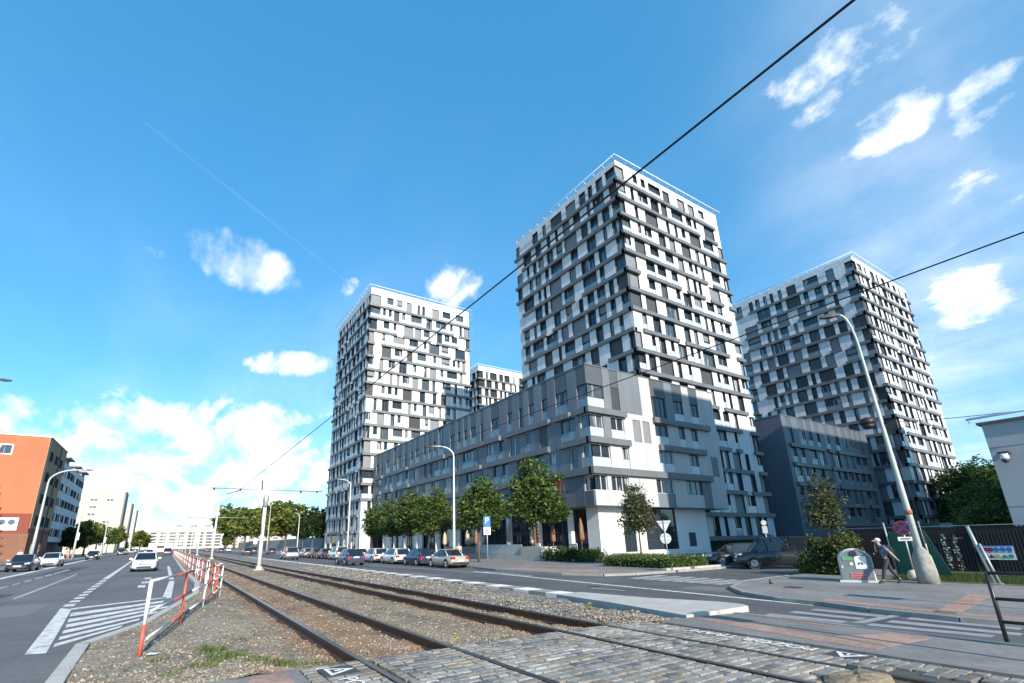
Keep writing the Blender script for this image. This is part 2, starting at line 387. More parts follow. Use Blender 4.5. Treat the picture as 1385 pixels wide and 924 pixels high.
# kerb of the left verge
mb = MB()
ribbon(VE[::-1], .2, -.3, .02); ribbon([(-6, 1.25), (7.6, 1.06)][::-1], .22, -.3, .02)
struct(mb, 'kerb', conc, True)
# painted kerb between the right track and the road: blocks in turn white and bare
wk = M('white_painted_kerb', (.78, .72, .6), .75, var=.12, scale=6); gk = M('bare_kerb', (.27, .265, .25), .85, var=.15, scale=5, bump=.2, bscale=40)
mb = MB(); x = 13.; k = 0
while x < 90:
    mb.box(x, x+.94, -12.03, -11.32, g(-11.6)-.3, g(-11.6)+.07, k % 2); x += .96; k += 1
mb.box(x, XF, -12.03, -11.32, g(-11.6)-.3, g(-11.6)+.07, 1)
struct(mb, 'kerb', [wk, gk])
mb = MB(); mb.prism([(7.62, -10.25), (7.62, -12.75), (7.9, -12.98), (8.6, -13.0), (10.4, -12.35), (12.98, -12.06), (12.98, -11.0), (10.5, -10.75)][::-1], lambda x, y: -.5, lambda x, y: -.06)
isl = struct(mb, 'traffic_island', conc, True)
# ------------------------------------------------------------------ road markings
def mark(name, mat, polys, z):
    mb = MB()
    for P in polys:
        Q = [at(u, v, z) for u, v in P]; mb.face([(q.x, q.y, g(q.y)+z+.004) for q in Q])
    o = mb.build(name, mat); o['kind'] = 'structure'; return o
R_ = ROADL
mark('road_marking', paint, [[(32.6, 886), (62, 884), (97, 824), (82, 823)]], R_)
ds = []
for k in range(9):
    a = k/9.; b = (k+.55)/9.; e = lambda t: (84+(138-84)*t**.85, 821+(784-821)*t**.85); f = lambda t: (99.5+(147-99.5)*t**.85, 820+(783-820)*t**.85)
    ds.append([e(a), f(a), f(b), e(b)])
ds.append([(138, 784), (147, 783), (172, 764.5), (170, 763.5)]); ds.append([(170, 763.5), (172, 764.5), (198, 745.5), (197.6, 745.2)])
mark('road_marking', paint, ds, R_)
ls = [(96, 829.5), (93, 837.5), (90, 845), (86, 853), (81, 861.5), (74, 871)]; rs = [(222, 812.5), (226, 816), (228, 819.5), (214, 826.5), (190, 836.5), (166, 846)]
hs = [[(96, 823), (225, 808), (225, 809), (96, 825)]]
for (a, b) in zip(ls, rs):
    hs.append([(a[0], a[1]), b, (b[0]-2, b[1]+2.6), (a[0]-2, a[1]+4.6)])
mark('road_marking', paint, hs, R_)
mark('road_marking', paint, [[(229, 786), (236, 786), (231.5, 809), (219, 810)], [(226, 766), (229.5, 766), (235, 784), (229, 784)]], R_)
mark('road_marking', paint, [[(x0, y), (x0+w, y-.3), (x0+w-1, y+h), (x0-1.3, y+h+.3)] for x0, y, w, h in ((196, 781.5, 9, 1.6), (192, 787, 9.5, 2), (187, 791.8, 10, 3))], R_)
mark('road_marking', paint, [[(0, 782), (0, 784), (60, 770.8), (118, 757.8), (160, 749.2), (160, 748.6), (118, 756.6), (60, 769)]], R_)
mark('road_marking', paint_old, [[(a, 797-a*.272), (a+10, 797-(a+10)*.272), (a+10, 795.6-(a+10)*.272), (a, 795.2-a*.272)] for a in (0, 17, 33, 48, 61, 73, 84)], R_)
mark('road_marking', paint_old, [[(18, 812), (60, 796), (105, 777), (104, 776), (60, 793.5), (18, 809)]], R_)
mark('road_marking', paint, [[(640, 772.6), (700, 778.5), (800, 788.4), (900, 798.4), (1010, 809.2), (1100, 818), (1100, 819.3), (1010, 810.4), (900, 799.5), (800, 789.4), (700, 779.3), (640, 773.2)]], 0)
mark('road_marking', paint_old, [[(500, 765), (690, 777), (690, 777.6), (500, 765.4)], [(800, 795), (845, 798.5), (845, 799.3), (800, 795.8)], [(655, 773), (720, 779), (722, 780), (655, 774)]], 0)
zz = []
for k in range(7):
    t = k/6.; a = (848+t*112, 782.4+t*7.6); b = (893+t*118, 777.8+t*7.4)
    zz.append([a, b, (b[0]+11, b[1]+1), (a[0]+15, a[1]+1.2)])
mark('road_marking', paint_old, zz, 0)
paint_z = M('grey_crossing_paint', (.3, .3, .31), .75, scale=5, col2=(.17, .17, .18), thresh=(.45, .75), detail=9)
zs = []
for a, b, h in (((1042, 830), (1147, 840.5), 2.6), ((1075, 826.5), (1172, 836.5), 2.5), ((1104, 823.5), (1198, 832.5), 2.3)):
    zs.append([a, b, (b[0]-8, b[1]+h), (a[0]-9, a[1]+h-.3)])
for a, b, h in (((1207, 839), (1385, 857), 3.2), ((1233, 835), (1385, 849.5), 2.9), ((1180, 843.5), (1347, 859.5), 3.)):
    zs.append([a, b, (b[0]-6, b[1]+h), (a[0]-9, a[1]+h-.4)])
zs.append([(1150, 842), (1205, 832), (1220, 833), (1168, 843.5)])
mark('road_marking', paint_z, zs, 0)
# repairs, tar seams and covers in the road surface
tar = M('tar_patch', (.055, .056, .06), .75, var=.2, scale=8, bump=.25, bscale=80); asph2 = M('old_asphalt_patch', (.155, .152, .15), .88, var=.2, scale=10, bump=.3, bscale=80)
def lay(name, mat, polys, dz):
    mb = MB()
    for P in polys: mb.face([(x, y, g(y)+dz) for x, y in P])
    o = mb.build(name, mat); o['kind'] = 'structure'
R = random.Random(44); seams = []
def seam(x0, x1, y, w, wob):
    n = 24; A = []
    for k in range(n+1): x = x0+(x1-x0)*k/n; A.append((x, y+wob*sin(k*.9)+R.gauss(0, wob*.5)))
    for a, b in zip(A[:-1], A[1:]): seams.append([(a[0], a[1]), (b[0], b[1]), (b[0], b[1]+w), (a[0], a[1]+w)])
seam(14, 60, 4.6, .05, .04); seam(30, 120, 7.9, .06, .05); seam(22, 40, 2.4, .04, .05)
lay('road_seam', tar, seams, ROADL+.0025); seams = []
seam(-2, 60, -14.4, .05, .03); seam(8, 30, -18.2, .04, .05); lay('road_seam', tar, seams, .0025)
lay('road_patch', tar, [[(24, 5.2), (29, 5.2), (29, 6.6), (24, 6.6)], [(50, 6.4), (66, 6.4), (66, 8.2), (50, 8.2)]], ROADL+.002)
lay('road_patch', asph2, [[(19, 3.1), (23, 3.1), (23, 4.3), (19, 4.3)], [(33, .1), (37, .1), (37, .8), (33, .8)]], ROADL+.002)
lay('road_patch', asph2, [[(10, -17.9), (13.5, -17.9), (13.5, -19.3), (10, -19.3)], [(26, -13), (31, -13), (31, -14.2), (26, -14.2)]], .002)
lay('road_patch', tar, [[(3.5, -13.2), (6.8, -13.2), (6.8, -14.6), (3.5, -14.6)]], .0018)
iron = M('cast_iron', (.05, .045, .042), .5, .6, var=.3, scale=14, bump=.4, bscale=40)
for i, (x, y, z) in enumerate(((26.5, 7.1, ROADL), (17, 3.9, ROADL), (16, -15.6, 0), (10.2, -20.2, .1))):
    mb = MB(); mb.lathe([(.33, -.05), (.33, .004), (.3, .006), (.02, .008)], (x, y, g(y)+z), 24)
    tag(mb.build('manhole_cover', iron), ['round iron cover in the left road beyond the dashed edge line', 'round iron cover in the left road beside the thick white line', 'round iron cover in the right road near the crossing', 'round iron cover in the corner pavement'][i], 'manhole cover', 'iron covers in the street')
# ------------------------------------------------------------------ rails (each one a thing) with the foot in the ballast
railm = M('rail_steel', (.06, .045, .035), .5, .55, var=.4, scale=6, col2=(.13, .075, .045))
railt = M('rail_head', (.22, .2, .19), .32, .9, var=.2, scale=12)
for k, ry in enumerate(RAILY):
    mb = MB(); prof = [(-.065, -.18), (.065, -.18), (.065, -.165), (.012, -.14), (.012, -.05), (.034, -.035), (.034, -.006), (.026, 0), (-.026, 0), (-.034, -.006), (-.034, -.035), (-.012, -.05), (-.012, -.14), (-.065, -.165)]
    xs = [-5, 2, 4, 7.7, 20, 60, 200, XF]; i0 = 0; n = len(prof); zo = .035 if True else 0
    for x in xs:
        zz = g(ry) + (.02 if x > 7.7 else .004)
        for (a, b) in prof: mb.v.append((x, ry+a*1.25, b+zz))
    for i in range(len(xs)-1):
        for j in range(n):
            a = i*n+j; b = i*n+(j+1) % n; mb.f.append((a, b, b+n, a+n)); mb.m.append(1 if j in (6, 7, 8) else 0); mb.sm.append(False)
    o = mb.build('rail', [railm, railt])
    tag(o, ['dark steel tram rail nearest the red and white railing', 'dark steel tram rail second from the railing, its inner rail',
            'dark steel tram rail just beyond the white tram poles', 'dark steel tram rail beside the white and grey painted kerb'][k], 'tram rail', 'tram rails along the street')
# ------------------------------------------------------------------ buildings
white = M('white_cladding', (.66, .66, .67), .55, var=.06, scale=.35, streak=(1, 1, .25), detail=9, big=(1.3, .78, 1.05))
ledge_m = M('ledge_metal', (.125, .137, .148), .5, var=.15, scale=.6, detail=8)
core_m = M('dark_core', (.02, .021, .023), .8)
gclad = M('shade_toned_cladding', (.135, .155, .18), .55, var=.2, scale=.5, streak=(1.2, 1.2, .16), detail=10)  # darkened and blued to carry the shade of the street face
gclad2 = M('sun_toned_cladding', (.42, .425, .43), .55, var=.13, scale=.5, streak=(1.4, 1.4, .14), detail=10)  # paler tone of the cladding, sunlight painted into the lit face
dclad = M_stripe('louvre_cladding', (.075, .088, .104), (.115, .128, .145), 2.6, 'Z', .5)
bclad = M('blue_grey_cladding', (.1, .122, .155), .5, var=.14, scale=.4, streak=(1, 1, .2), detail=9)
ground_w = M('ground_floor_render', (.72, .72, .7), .7, var=.06, scale=.6, detail=9)
frame_d = M('window_frame_dark', (.05, .054, .06), .45)
frame_w = M('window_frame_pale', (.6, .61, .62), .5)
def M_pane(name, base, curtain, thr, rough=.04):
    """window glass with the room behind: dark, blued for reflections, with pale curtains here and there"""
    m = bpy.data.materials.new(name); m.use_nodes = True; t = m.node_tree; b = t.nodes['Principled BSDF']; L = t.links.new
    b.inputs['Roughness'].default_value = rough; b.inputs['Specular IOR Level'].default_value = .75
    tc = nd(t, 'ShaderNodeTexCoord'); mp = nd(t, 'ShaderNodeMapping'); mp.inputs['Scale'].default_value = (1.1, 1.1, .12); L(tc.outputs['Object'], mp.inputs[0])
    n = nd(t, 'ShaderNodeTexNoise'); n.inputs['Scale'].default_value = 1.4; n.inputs['Detail'].default_value = 2; L(mp.outputs[0], n.inputs['Vector'])
    r = nd(t, 'ShaderNodeValToRGB'); r.color_ramp.elements[0].position = thr; r.color_ramp.elements[1].position = thr+.035
    r.color_ramp.elements[0].color = (*base, 1); r.color_ramp.elements[1].color = (*curtain, 1); L(n.outputs['Fac'], r.inputs[0])
    L(r.outputs[0], b.inputs['Base Color'])
    m2 = nd(t, 'ShaderNodeTexNoise'); m2.inputs['Scale'].default_value = .7; L(tc.outputs['Object'], m2.inputs['Vector'])
    bp = nd(t, 'ShaderNodeBump'); bp.inputs['Strength'].default_value = .06; bp.inputs['Distance'].default_value = .05; L(m2.outputs['Fac'], bp.inputs['Height']); L(bp.outputs[0], b.inputs['Normal'])
    MATS[name] = m; return m
panes = [M_pane('glass_dark', (.026, .036, .048), (.1, .11, .12), .66), M_pane('glass_curtain', (.03, .04, .052), (.34, .35, .36), .53), M_pane('glass_mid', (.06, .085, .108), (.2, .21, .22), .6)]  # bluish base colours stand for reflections in the glass
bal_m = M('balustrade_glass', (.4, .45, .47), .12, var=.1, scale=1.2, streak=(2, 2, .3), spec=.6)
bal_s = M('balustrade_glass_shaded', (.15, .2, .225), .1, var=.15, scale=1.2, streak=(2, 2, .3), spec=.7)  # darker copy of the balustrade glass for faces in shade
shut_g = M_stripe('roller_shutter_grey', (.2, .215, .23), (.3, .31, .325), 5.5, 'Z', .45)
shut_d = M_stripe('roller_shutter_dark', (.035, .037, .042), (.085, .087, .092), 2.2, 'X', .5)
rail_w = M('white_painted_steel', (.78, .78, .78), .45)
WM = [frame_d] + panes + [bal_m, shut_g, shut_d, frame_w, bal_s]      # 0 frame,1-3 pane,4 balustrade,5 shutter,6 dark shutter,7 pale frame,8 balustrade in shade tone
BLOCKS = []                                                            # boxes that hide windows from the street
def hidden(p, own):
    d = p-CAM
    for nm, lo, hi in BLOCKS:
        if nm == own: continue
        t0, t1 = 0., .995
        for a in range(3):
            if abs(d[a]) < 1e-9:
                if not lo[a] <= CAM[a] <= hi[a]: t0 = 2
                continue
            x, y = (lo[a]-CAM[a])/d[a], (hi[a]-CAM[a])/d[a]
            if x > y: x, y = y, x
            t0 = max(t0, x); t1 = min(t1, y)
        if t0 < t1: return True
    return False
def win_parts(P, w, ox=None):
    """the pieces of one window as separate meshes: frame (with mullions), pane, balustrade or shutter"""
    u0, u1, z0, z1, typ, pale, rnum, a0, a1 = w['u0'], w['u1'], w['z0'], w['z1'], w['t'], w['pale'], w['r'], w.get('a0', 1), w.get('a1', 1)
    fr = MB(); pa = MB(); ex = MB(); fm = 7 if pale else 0; b = .07; dd = w.get('d', -.2)
    fr.fbox(P, u0, u1, dd-.05, dd+.04, z1-b, z1, fm); fr.fbox(P, u0, u1, dd-.05, dd+.04, z0, z0+b*.8, fm)
    if a0: fr.fbox(P, u0, u0+b, dd-.05, dd+.04, z0+b*.8, z1-b, fm)
    else: fr.fbox(P, -dd-.035, -dd+.03, dd-.03, dd+.035, z0+b*.8, z1-b, fm)
    fr.fbox(P, u1-b, u1, dd-.05, dd+.04, z0+b*.8, z1-b, fm)
    c0 = u0
    if not a0: u0 = -dd
    if w.get('rev'):                        # opening lined dark, standing for the shade in its reveals
        if a0: fr.fbox(P, u0, u0+.05, dd, -.012, z0, z1, 0)
        fr.fbox(P, u1-.05, u1, dd, -.012, z0, z1, 0); fr.fbox(P, u0+.05, u1-.05, dd, -.012, z1-.05, z1, 0)
    n = max(1, int(round((u1-u0)/1.05)))
    for k in range(1, n):
        x = u0+(u1-u0)*k/n; fr.fbox(P, x-b*.6, x+b*.6, dd-.05, dd+.04, z0+b*.8, z1-b, fm)
    u0 = max(c0, 0 if a0 else -dd); pa.fbox(P, u0+.01, u1-.01, dd-.09, dd-.01, z0+.02, z1-.02, 1+rnum % 3)
    kind = None; u0 = c0 if a0 else .055
    if typ == 'b':
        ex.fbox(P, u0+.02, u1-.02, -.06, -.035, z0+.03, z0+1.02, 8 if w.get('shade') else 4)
        ex.fbox(P, u0, u1, -.07, -.025, z0+1.02, z0+1.06, 0); kind = 'balustrade'
    elif typ in 'sd':
        zz = z1-(z1-z0)*w['cl']; ex.fbox(P, u0+.02, u1-.02, dd+.05, dd+.12, zz, z1-.005, 5 if typ == 's' else 6); kind = 'roller_shutter'
        if w['cl'] < .8:
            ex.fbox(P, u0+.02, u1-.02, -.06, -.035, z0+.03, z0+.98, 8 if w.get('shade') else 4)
    return fr, pa, ex, kind
def add_windows(root, wins, own, keep=100, subs=True, small=True):
    """the windows that show largest become parts of their own; the rest of a facade is one part"""
    sc = []
    for w in wins:
        P = w['P']; p = P((w['u0']+w['u1'])/2, 0, (w['z0']+w['z1'])/2)
        d = p-CAM; a = (w['u1']-w['u0'])*(w['z1']-w['z0'])/d.length_squared*abs(d.normalized().dot(w['n']))
        q = proj(p); vis = q[2] > 0 and -20 < q[0] < CW+20 and q[1] > -20 and not hidden(p, own)
        w['score'] = a if vis else -1/a
        sc.append(w)
    sc.sort(key=lambda w: -w['score']); rest = MB()
    for i, w in enumerate(sc):
        fr, pa, ex, kind = win_parts(w['P'], w)
        if i < keep and w['score'] > 0:
            o = fr.build('window', WM, root)
            if subs:
                pa.build('glass_pane', WM, o)
                if kind: ex.build(kind, WM, o)
            else:
                raise_mb(o, pa, ex, fr)
        else:
            for m in (fr, pa, ex):
                n = len(rest.v); rest.v += m.v; rest.f += [tuple(k+n for k in f) for f in m.f]; rest.m += m.m; rest.sm += m.sm
    if rest.f: tag(rest.build('window', WM, root), kind='stuff')
def raise_mb(o, pa, ex, fr):
    pass
def faces_of(cx, cy):
    return (lambda u, d, z: Vector((cx-d, cy-u, z))), (lambda u, d, z: Vector((cx+u, cy+d, z)))
def tower(name, label, cx, cy, Lx, Ly, z0, fh, n, seed, zroof, group, keep=100, subs=True, shut=.27):
    R = random.Random(seed); root = empty(name, (0, 0, 0)); tag(root, label, 'tower block', group)
    F1, F2 = faces_of(cx, cy); lh = .56
    wall = MB(); core = MB(); core.box(cx+.47, cx+Lx-.3, cy-Ly+.3, cy-.47, z0-5, zroof-.4)
    core.build('core', core_m, root)
    corner = [R.choice((1.5, 1.9, 2.6, 1.5, 2.2)) if R.random() < .9 else 0 for _ in range(n)]
    wins = []; ledges = []
    for (P, L, nn, side) in ((F1, Ly, Vector((-1, 0, 0)), 0), (F2, Lx, Vector((0, 1, 0)), 1)):
        rows = []
        for f in range(n):
            za = z0+f*fh; zb = za+fh-lh
            if f == n-1: zb = za+fh-.6
            segs = []; u = 0.
            if corner[f]:
                cw = corner[f]*R.choice((1, 1, .8)); segs.append((0., cw)); u = cw
            first = not corner[f]
            while u < L-1.2:
                wl = R.choice((.6, .75, .9, 1.1, 1.3, 1.6, 2.1)) if not first else R.choice((1.4, 1.8)); first = False
                ww = R.choice((.75, .8, 1., 1.5, 1.7, 2., 2.4, 3.0))
                a = u+wl; b = a+ww
                if b > L-1.3:
                    break
                segs.append((a, b)); u = b
            if R.random() < .75 and L-u > 2.2: segs.append((L-R.choice((1.1, 1.4, 1.7)), L))
            rows.append((za, zb, segs))
            # white between the windows
            u = 0.
            for a, b in segs + [(L, L)]:
                if a > u+.01:
                    s0 = u if u > 0 else (0 if side == 1 else 0.)
                    wall.fbox(P, .46 if (side and u == 0) else u, a, -.46, 0, za, zb)
                u = b
            for a, b in segs:
                r = R.random(); t = 'b'; cl = 1.
                if r < shut: t = 's'; cl = R.choice((1, 1, 1, .6, .45))
                elif r < shut+.12: t = 'd'
                elif r < shut+(.4 if side else .3): t = 'n'
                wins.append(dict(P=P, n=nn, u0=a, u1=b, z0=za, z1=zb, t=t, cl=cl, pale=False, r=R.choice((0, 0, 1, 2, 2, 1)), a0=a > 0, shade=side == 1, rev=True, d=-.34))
        # the floor lines: a dark ledge under runs of windows, white where it breaks
        for f in range(n):
            za = rows[f][0]; iv = []
            src = list(rows[f][2])
            if f > 0 and R.random() < .8: src += [s for s in rows[f-1][2] if R.random() < .75]
            for a, b in sorted(src):
                a -= .25; b += .25
                if iv and a-iv[-1][1] < 1.15: iv[-1][1] = max(iv[-1][1], b)
                else: iv.append([a, b])
            u = 0.
            for a, b in iv:
                a = max(a, 0); b = min(b, L)
                if L-b < .5: b = L
                if a > u+.01: wall.fbox(P, .46 if (side and u == 0) else u, a, -.46, 0, za-lh, za)
                e0 = a-.34 if (a <= .01 and side == 0) else a
                e1 = b+.34 if L-b < .02 else b
                ledges.append((P, e0, e1, za-lh+.002, za-.002)); u = b
            if u < L-.01: wall.fbox(P, u, L, -.46, 0, za-lh, za)
        wall.fbox(P, .46 if side else 0, L, -.46, 0, z0+n*fh-.6, zroof)
    wall.box(cx+.3, cx+Lx, cy-Ly, cy-Ly+.3, z0-5, zroof); wall.box(cx+Lx-.3, cx+Lx, cy-Ly+.3, cy-.3, z0-5, zroof)
    wall.box(cx+.3, cx+Lx-.3, cy-Ly+.3, cy-.3, zroof-.4, zroof-.35)
    wall.build('wall', white, root)
    for (P, a, b, za, zb) in ledges:
        mb = MB(); mb.fbox(P, a, b, -.45, .34, za, zb); mb.build('ledge', ledge_m, root)
    # safety rail round the roof, held out on brackets
    mb = MB(); q = .55; zt = zroof+.3
    mb.tube([(cx-q, cy-Ly-q, zt), (cx-q, cy+q, zt), (cx+Lx+q, cy+q, zt)], .09, 6)
    k = 0.
    while k < Ly+.3: mb.tube([(cx, cy-k, zroof-.1), (cx-q, cy-k, zt)], .05, 4); k += 2.1
    k = 0.
    while k < Lx+.3: mb.tube([(cx+k, cy, zroof-.1), (cx+k, cy+q, zt)], .05, 4); k += 2.1
    mb.build('roof_rail', rail_w, root)
    add_windows(root, wins, name+label, keep, subs)
    return root
# dimensions
XB, YB, ZS, ZR = 36.3, -36.85, 4.97, 20.4       # the low grey block: its street corner, soffit and roof
BLOCKS += [('base', (XB, -60.2, ZS), (103.6, YB, ZR)), ('A', (40, -77.5, -1), (66, -51, 58)), ('B', (103.6, -62, -1), (132, -34.2, 62.6)),
           ('C', (33, -142.6, -1), (58.7, -114, 57.8)), ('D', (38, -113, -1), (70, -81.5, 20.3))]
def own_fix(k):                                   # add_windows leaves the block itself out
    global hidden
    return k
_hid = hidden
def make_tower(key, *a, **k):
    global hidden
    hidden = lambda p, own: _hid(p, key)
    return tower(*a, **k)
GT = 'white and dark grey tower blocks'
make_tower('A', 'tower_block', 'tallest white tower with dark ledges rising right behind the low grey corner block', 40, -51, 26, 26.3, 5.05-.28-3.12, 3.12, 18, 11, 58.2, GT)
make_tower('B', 'tower_block', 'white tower block at the left, standing behind the row of cars and the tram pole', 103.6, -34.4, 28, 28, 4.4, 3.36, 17, 23, 62.8, GT)
make_tower('C', 'tower_block', 'tower block at the right behind the arched lamp post, beside the dark green trees', 33, -114, 25.7, 28.6, 1.5, 3.1, 18, 31, 57.8, GT)
make_tower('E', 'tower_block', 'small distant white tower top seen between the two nearer towers', 138, -86.9, 22, 26, 5.3, 3.3, 17, 41, 62.8, GT, keep=40, subs=False)
# street level of the left tower: white piers between shop windows
TB = [o for o in C.objects if o.get('label', '').startswith('white tower block at the left')][0]
F1, F2 = faces_of(103.6, -34.4)
for a, b in ((0, 2.6), (5.5, 6.4), (11, 12), (15.5, 17), (22, 23), (26.5, 28)): q = MB(); q.fbox(F2, a, b, -.6, -.05, -.4, 3.83); q.build('pier', ground_w, TB)
q = MB(); q.fbox(F1, 0.05, 2.4, -.6, -.05, -.4, 3.83); q.build('pier', ground_w, TB)
for a, b in ((2.6, 5.5), (6.4, 11), (12, 15.5), (17, 22), (23, 26.5)): q = MB(); q.fbox(F2, a, b, -.29, -.2, -.1, 3.6); q.build('shop_window', panes[1], TB)
# ------------------------------------------------------------------ the low grey corner block
def low_block():
    root = empty('apartment_building', (0, 0, 0)); tag(root, 'low grey clad apartment block with white ground floor on the street corner', 'apartment block', 'low clad blocks between the towers')
    F1, F2 = faces_of(XB, YB); L1, L2 = 23.35, 67.25
    lev = [(ZS, 8.19), (8.93, 11.49), (12.18, 14.8), (15.47, ZR)]
    clad = MB(); wins = []; led = []; dark = MB(); R = random.Random(5)
    N1, N2 = Vector((-1, 0, 0)), Vector((0, 1, 0))
    core = MB(); core.box(XB+.31, XB+L2, YB-L1+.3, YB-.31, ZS+.02, ZR-.5); core.build('core', core_m, root)
    def band(P, nn, L, za, zb, segs, mats, shade):
        """segs: (u0,u1,kind,zlo,zhi,type) windows; everything else cladding, mats picks the panel tone"""
        u = 0.; k = 0
        for s in segs + [(L, L)]:
            a = s[0]
            x = u
            while x < a-.01:                     # cladding in separate panels
                w = min(a-x, R.choice((1.15, 1.4, 1.75, 2.3)))
                if a-x-w < .6: w = a-x
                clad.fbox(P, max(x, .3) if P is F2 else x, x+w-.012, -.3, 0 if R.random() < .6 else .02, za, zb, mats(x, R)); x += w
            if len(s) > 2:
                b, zl, zh, t = s[1], s[2], s[3], s[4]
                if zl > za+.01: clad.fbox(P, max(a, .3) if P is F2 else a, b-.01, -.3, 0, za, zl, mats(a, R))
                if zh < zb-.01:
                    if zb > 18: q = MB(); q.fbox(P, (.32 if P is F2 else .02) if a == 0 else a+.01, b-.02, -.3, -.02, zh, zb); q.build('louvre_panel', dclad, root)
                    else: clad.fbox(P, max(a, .3) if P is F2 else a+.01, b-.02, -.3, -.02, zh, zb, mats(a, R))
                wins.append(dict(P=P, n=nn, u0=a, u1=b, z0=zl, z1=zh, t=t[0], cl=1., pale=t.endswith('p'), r=R.randrange(3), a0=a > 0, shade=shade))
                u = b
    lit_tone = lambda x, r: 1 if r.random() < .75 else 0
    # face towards the side street (lit)
    band(F1, N1, L1, *lev[3], [(0, 2.6, 15.6, 18.2, 'b'), (3.75, 5.1, 15.5, 18.3, 'd'), (10.7, 13.4, 15.5, 18.2, 'n'), (14.9, 16.9, 15.5, 18.2, 'b'), (18.3, 20.1, 15.5, 18.2, 'b')], lit_tone, False)
    band(F1, N1, L1, *lev[2], [(0, 2.1, 12.25, 14.75, 'bp'), (3.3, 5.4, 12.25, 14.75, 'bp'), (6.9, 8.2, 12.2, 14.8, 's'), (8.6, 9.8, 12.2, 14.8, 's'), (10.8, 13.2, 12.25, 14.75, 'b'), (15.2, 16.5, 12.25, 14.75, 'b'), (17.7, 19.1, 12.25, 14.75, 'b')], lit_tone, False)
    band(F1, N1, L1, *lev[1], [(0, 2.8, 9, 11.45, 'bp'), (4.6, 5.75, 9, 11.45, 'bp'), (10.9, 13.6, 9, 11.45, 'bp'), (16.6, 18.5, 9, 11.45, 'b')], lit_tone, False)
    band(F1, N1, L1, *lev[0], [(0, 1.9, 6.5, 8.15, 'np'), (2.5, 5.2, 6.5, 8.15, 'np'), (9.8, 12.9, 6.5, 8.15, 'np'), (15.2, 18.4, 6.5, 8.15, 'n')], lit_tone, False)
    for (za, zb, iv) in ((8.19, 8.93, [(0, 20.4)]), (11.49, 12.18, [(0, 5.9), (11, 19.9)]), (14.8, 15.47, [(0, 5.7), (10.5, 21.5)])):
        u = 0
        for a, b in iv + [(L1, L1)]:
            if a > u: clad.fbox(F1, u, a, -.3, 0, za, zb, 1)
            if b > a: led.append((F1, a-(.4 if a == 0 else 0), b, za, zb))
            u = b
    # long face along the main street (shade)
    shade_tone = lambda x, r: 0 if r.random() < .65 else 2  # dark and blue panels only: this face's shade is in the colour
    for li, (za, zb) in enumerate(lev):
        segs = []; u = 0.
        if li == 3: segs.append((0, 1.6, 15.6, 18.2, 'b')); u = 1.6
        elif li == 0: segs += [(0, 1.6, 6.5, 8.15, 'np'), (4.6, 7.3, 6.5, 8.15, 'np')]; u = 7.4
        else: segs.append((0, 1.5, za+.07, zb-.04, 'bp')); u = 1.5
        while u < L2-3:
            if li == 3:
                wl = R.choice((.9, 1.2, 1.5, 2.)); ww = R.choice((.9, 1.1, 1.6, 2.1)); t = R.choice('bbbbnd')
                segs.append((u+wl, u+wl+ww, 15.6, 18.2 if R.random() < .88 else 20.3, t)); u += wl+ww
            elif li == 0:
                u += R.uniform(3, 6); segs.append((u, u+R.choice((1.3, 2.6)), 6.5, 8.15, 'np')); u += 2.7
            else:
                wl = R.choice((.7, 1.1, 1.8, 2.4)); ww = R.choice((1.2, 1.5, 2.4, 3.2)); t = R.choice(['bp', 'bp', 'bp', 'b', 'd', 'np'])
                segs.append((u+wl, u+wl+ww, za+.06, zb-.04, t)); u += wl+ww
        band(F2, N2, L2, za, zb, segs, shade_tone, True)
        if li > 0:
            zt = za; zl = lev[li-1][1]; iv = []; u = 0.
            for s in segs:
                a, b = max(0, s[0]-.3), s[1]+.3
                if iv and (a-iv[-1][1] < .9 or (li == 1 and R.random() < .8)): iv[-1][1] = b
                elif iv and iv[-1][1] > a: iv[-1][1] = b
                elif iv and R.random() < .45: iv[-1][1] = b
                else: iv.append([a, b])
            for a, b in iv + [[L2, L2]]:
                if a > u+.01: clad.fbox(F2, max(u, .3), a, -.3, 0, zl, zt, 0)
                b = min(b, L2)
                if b > a: led.append((F2, a, b, zl, zt))
                u = b
    clad.box(XB+.3, XB+L2, YB-L1, YB-L1+.3, ZS, ZR, 0)
    clad.box(XB-.0, XB+L2, YB-L1, YB, ZS-.05, ZS-.002, 0)
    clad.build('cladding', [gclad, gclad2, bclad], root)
    cop = MB(); cop.box(XB-.06, XB+L2, YB-L1-.06, YB+.06, ZR, ZR+.12); cop.build('roof', ledge_m, root)
    for (P, a, b, za, zb) in led:
        m = MB(); m.fbox(P, a, b, -.29, .4, za+.003, zb-.003); m.build('ledge', ledge_m, root)
    global hidden
    hidden = lambda p, own: _hid(p, 'base'); add_windows(root, wins, 'base', 100, True)
    # ground floor, set back under the overhang
    d = -1.3; zb = -.4
    def gw(P, *a): q = MB(); q.fbox(P, *a); q.build('ground_floor_wall', ground_w, root)
    for a, b, z0, z1 in ((1.45, 5.05, zb, ZS-.06), (7., 8.65, zb, ZS-.06), (14.2, 20.2, zb, ZS-.06), (5.05, 7., 3.5, ZS-.06), (5.05, 7., zb, .2), (8.65, 14.2, zb, .32)):
        gw(F1, a, b, d-.35, d, z0, z1)
    gw(F1, 3.0, 18.2, d+.004, d+.3, -.4, .2)
    gw(F2, 1.66, 3.1, -1.75, -1.45, zb, ZS-.06); gw(F2, 5.1, 5.6, -1.4, -.9, zb, ZS-.06)
    k = 10.5
    while k < 66: gw(F2, k, k+.55, -1.2, -.7, zb, ZS-.06); k += R.choice((5.4, 6.2, 7.4))
    for a, b in ((33, 36.5), (40, 42), (47, 51), (56, 58), (62, 66)): gw(F2, a, b, -2.9, -2.6, zb, ZS-.06)
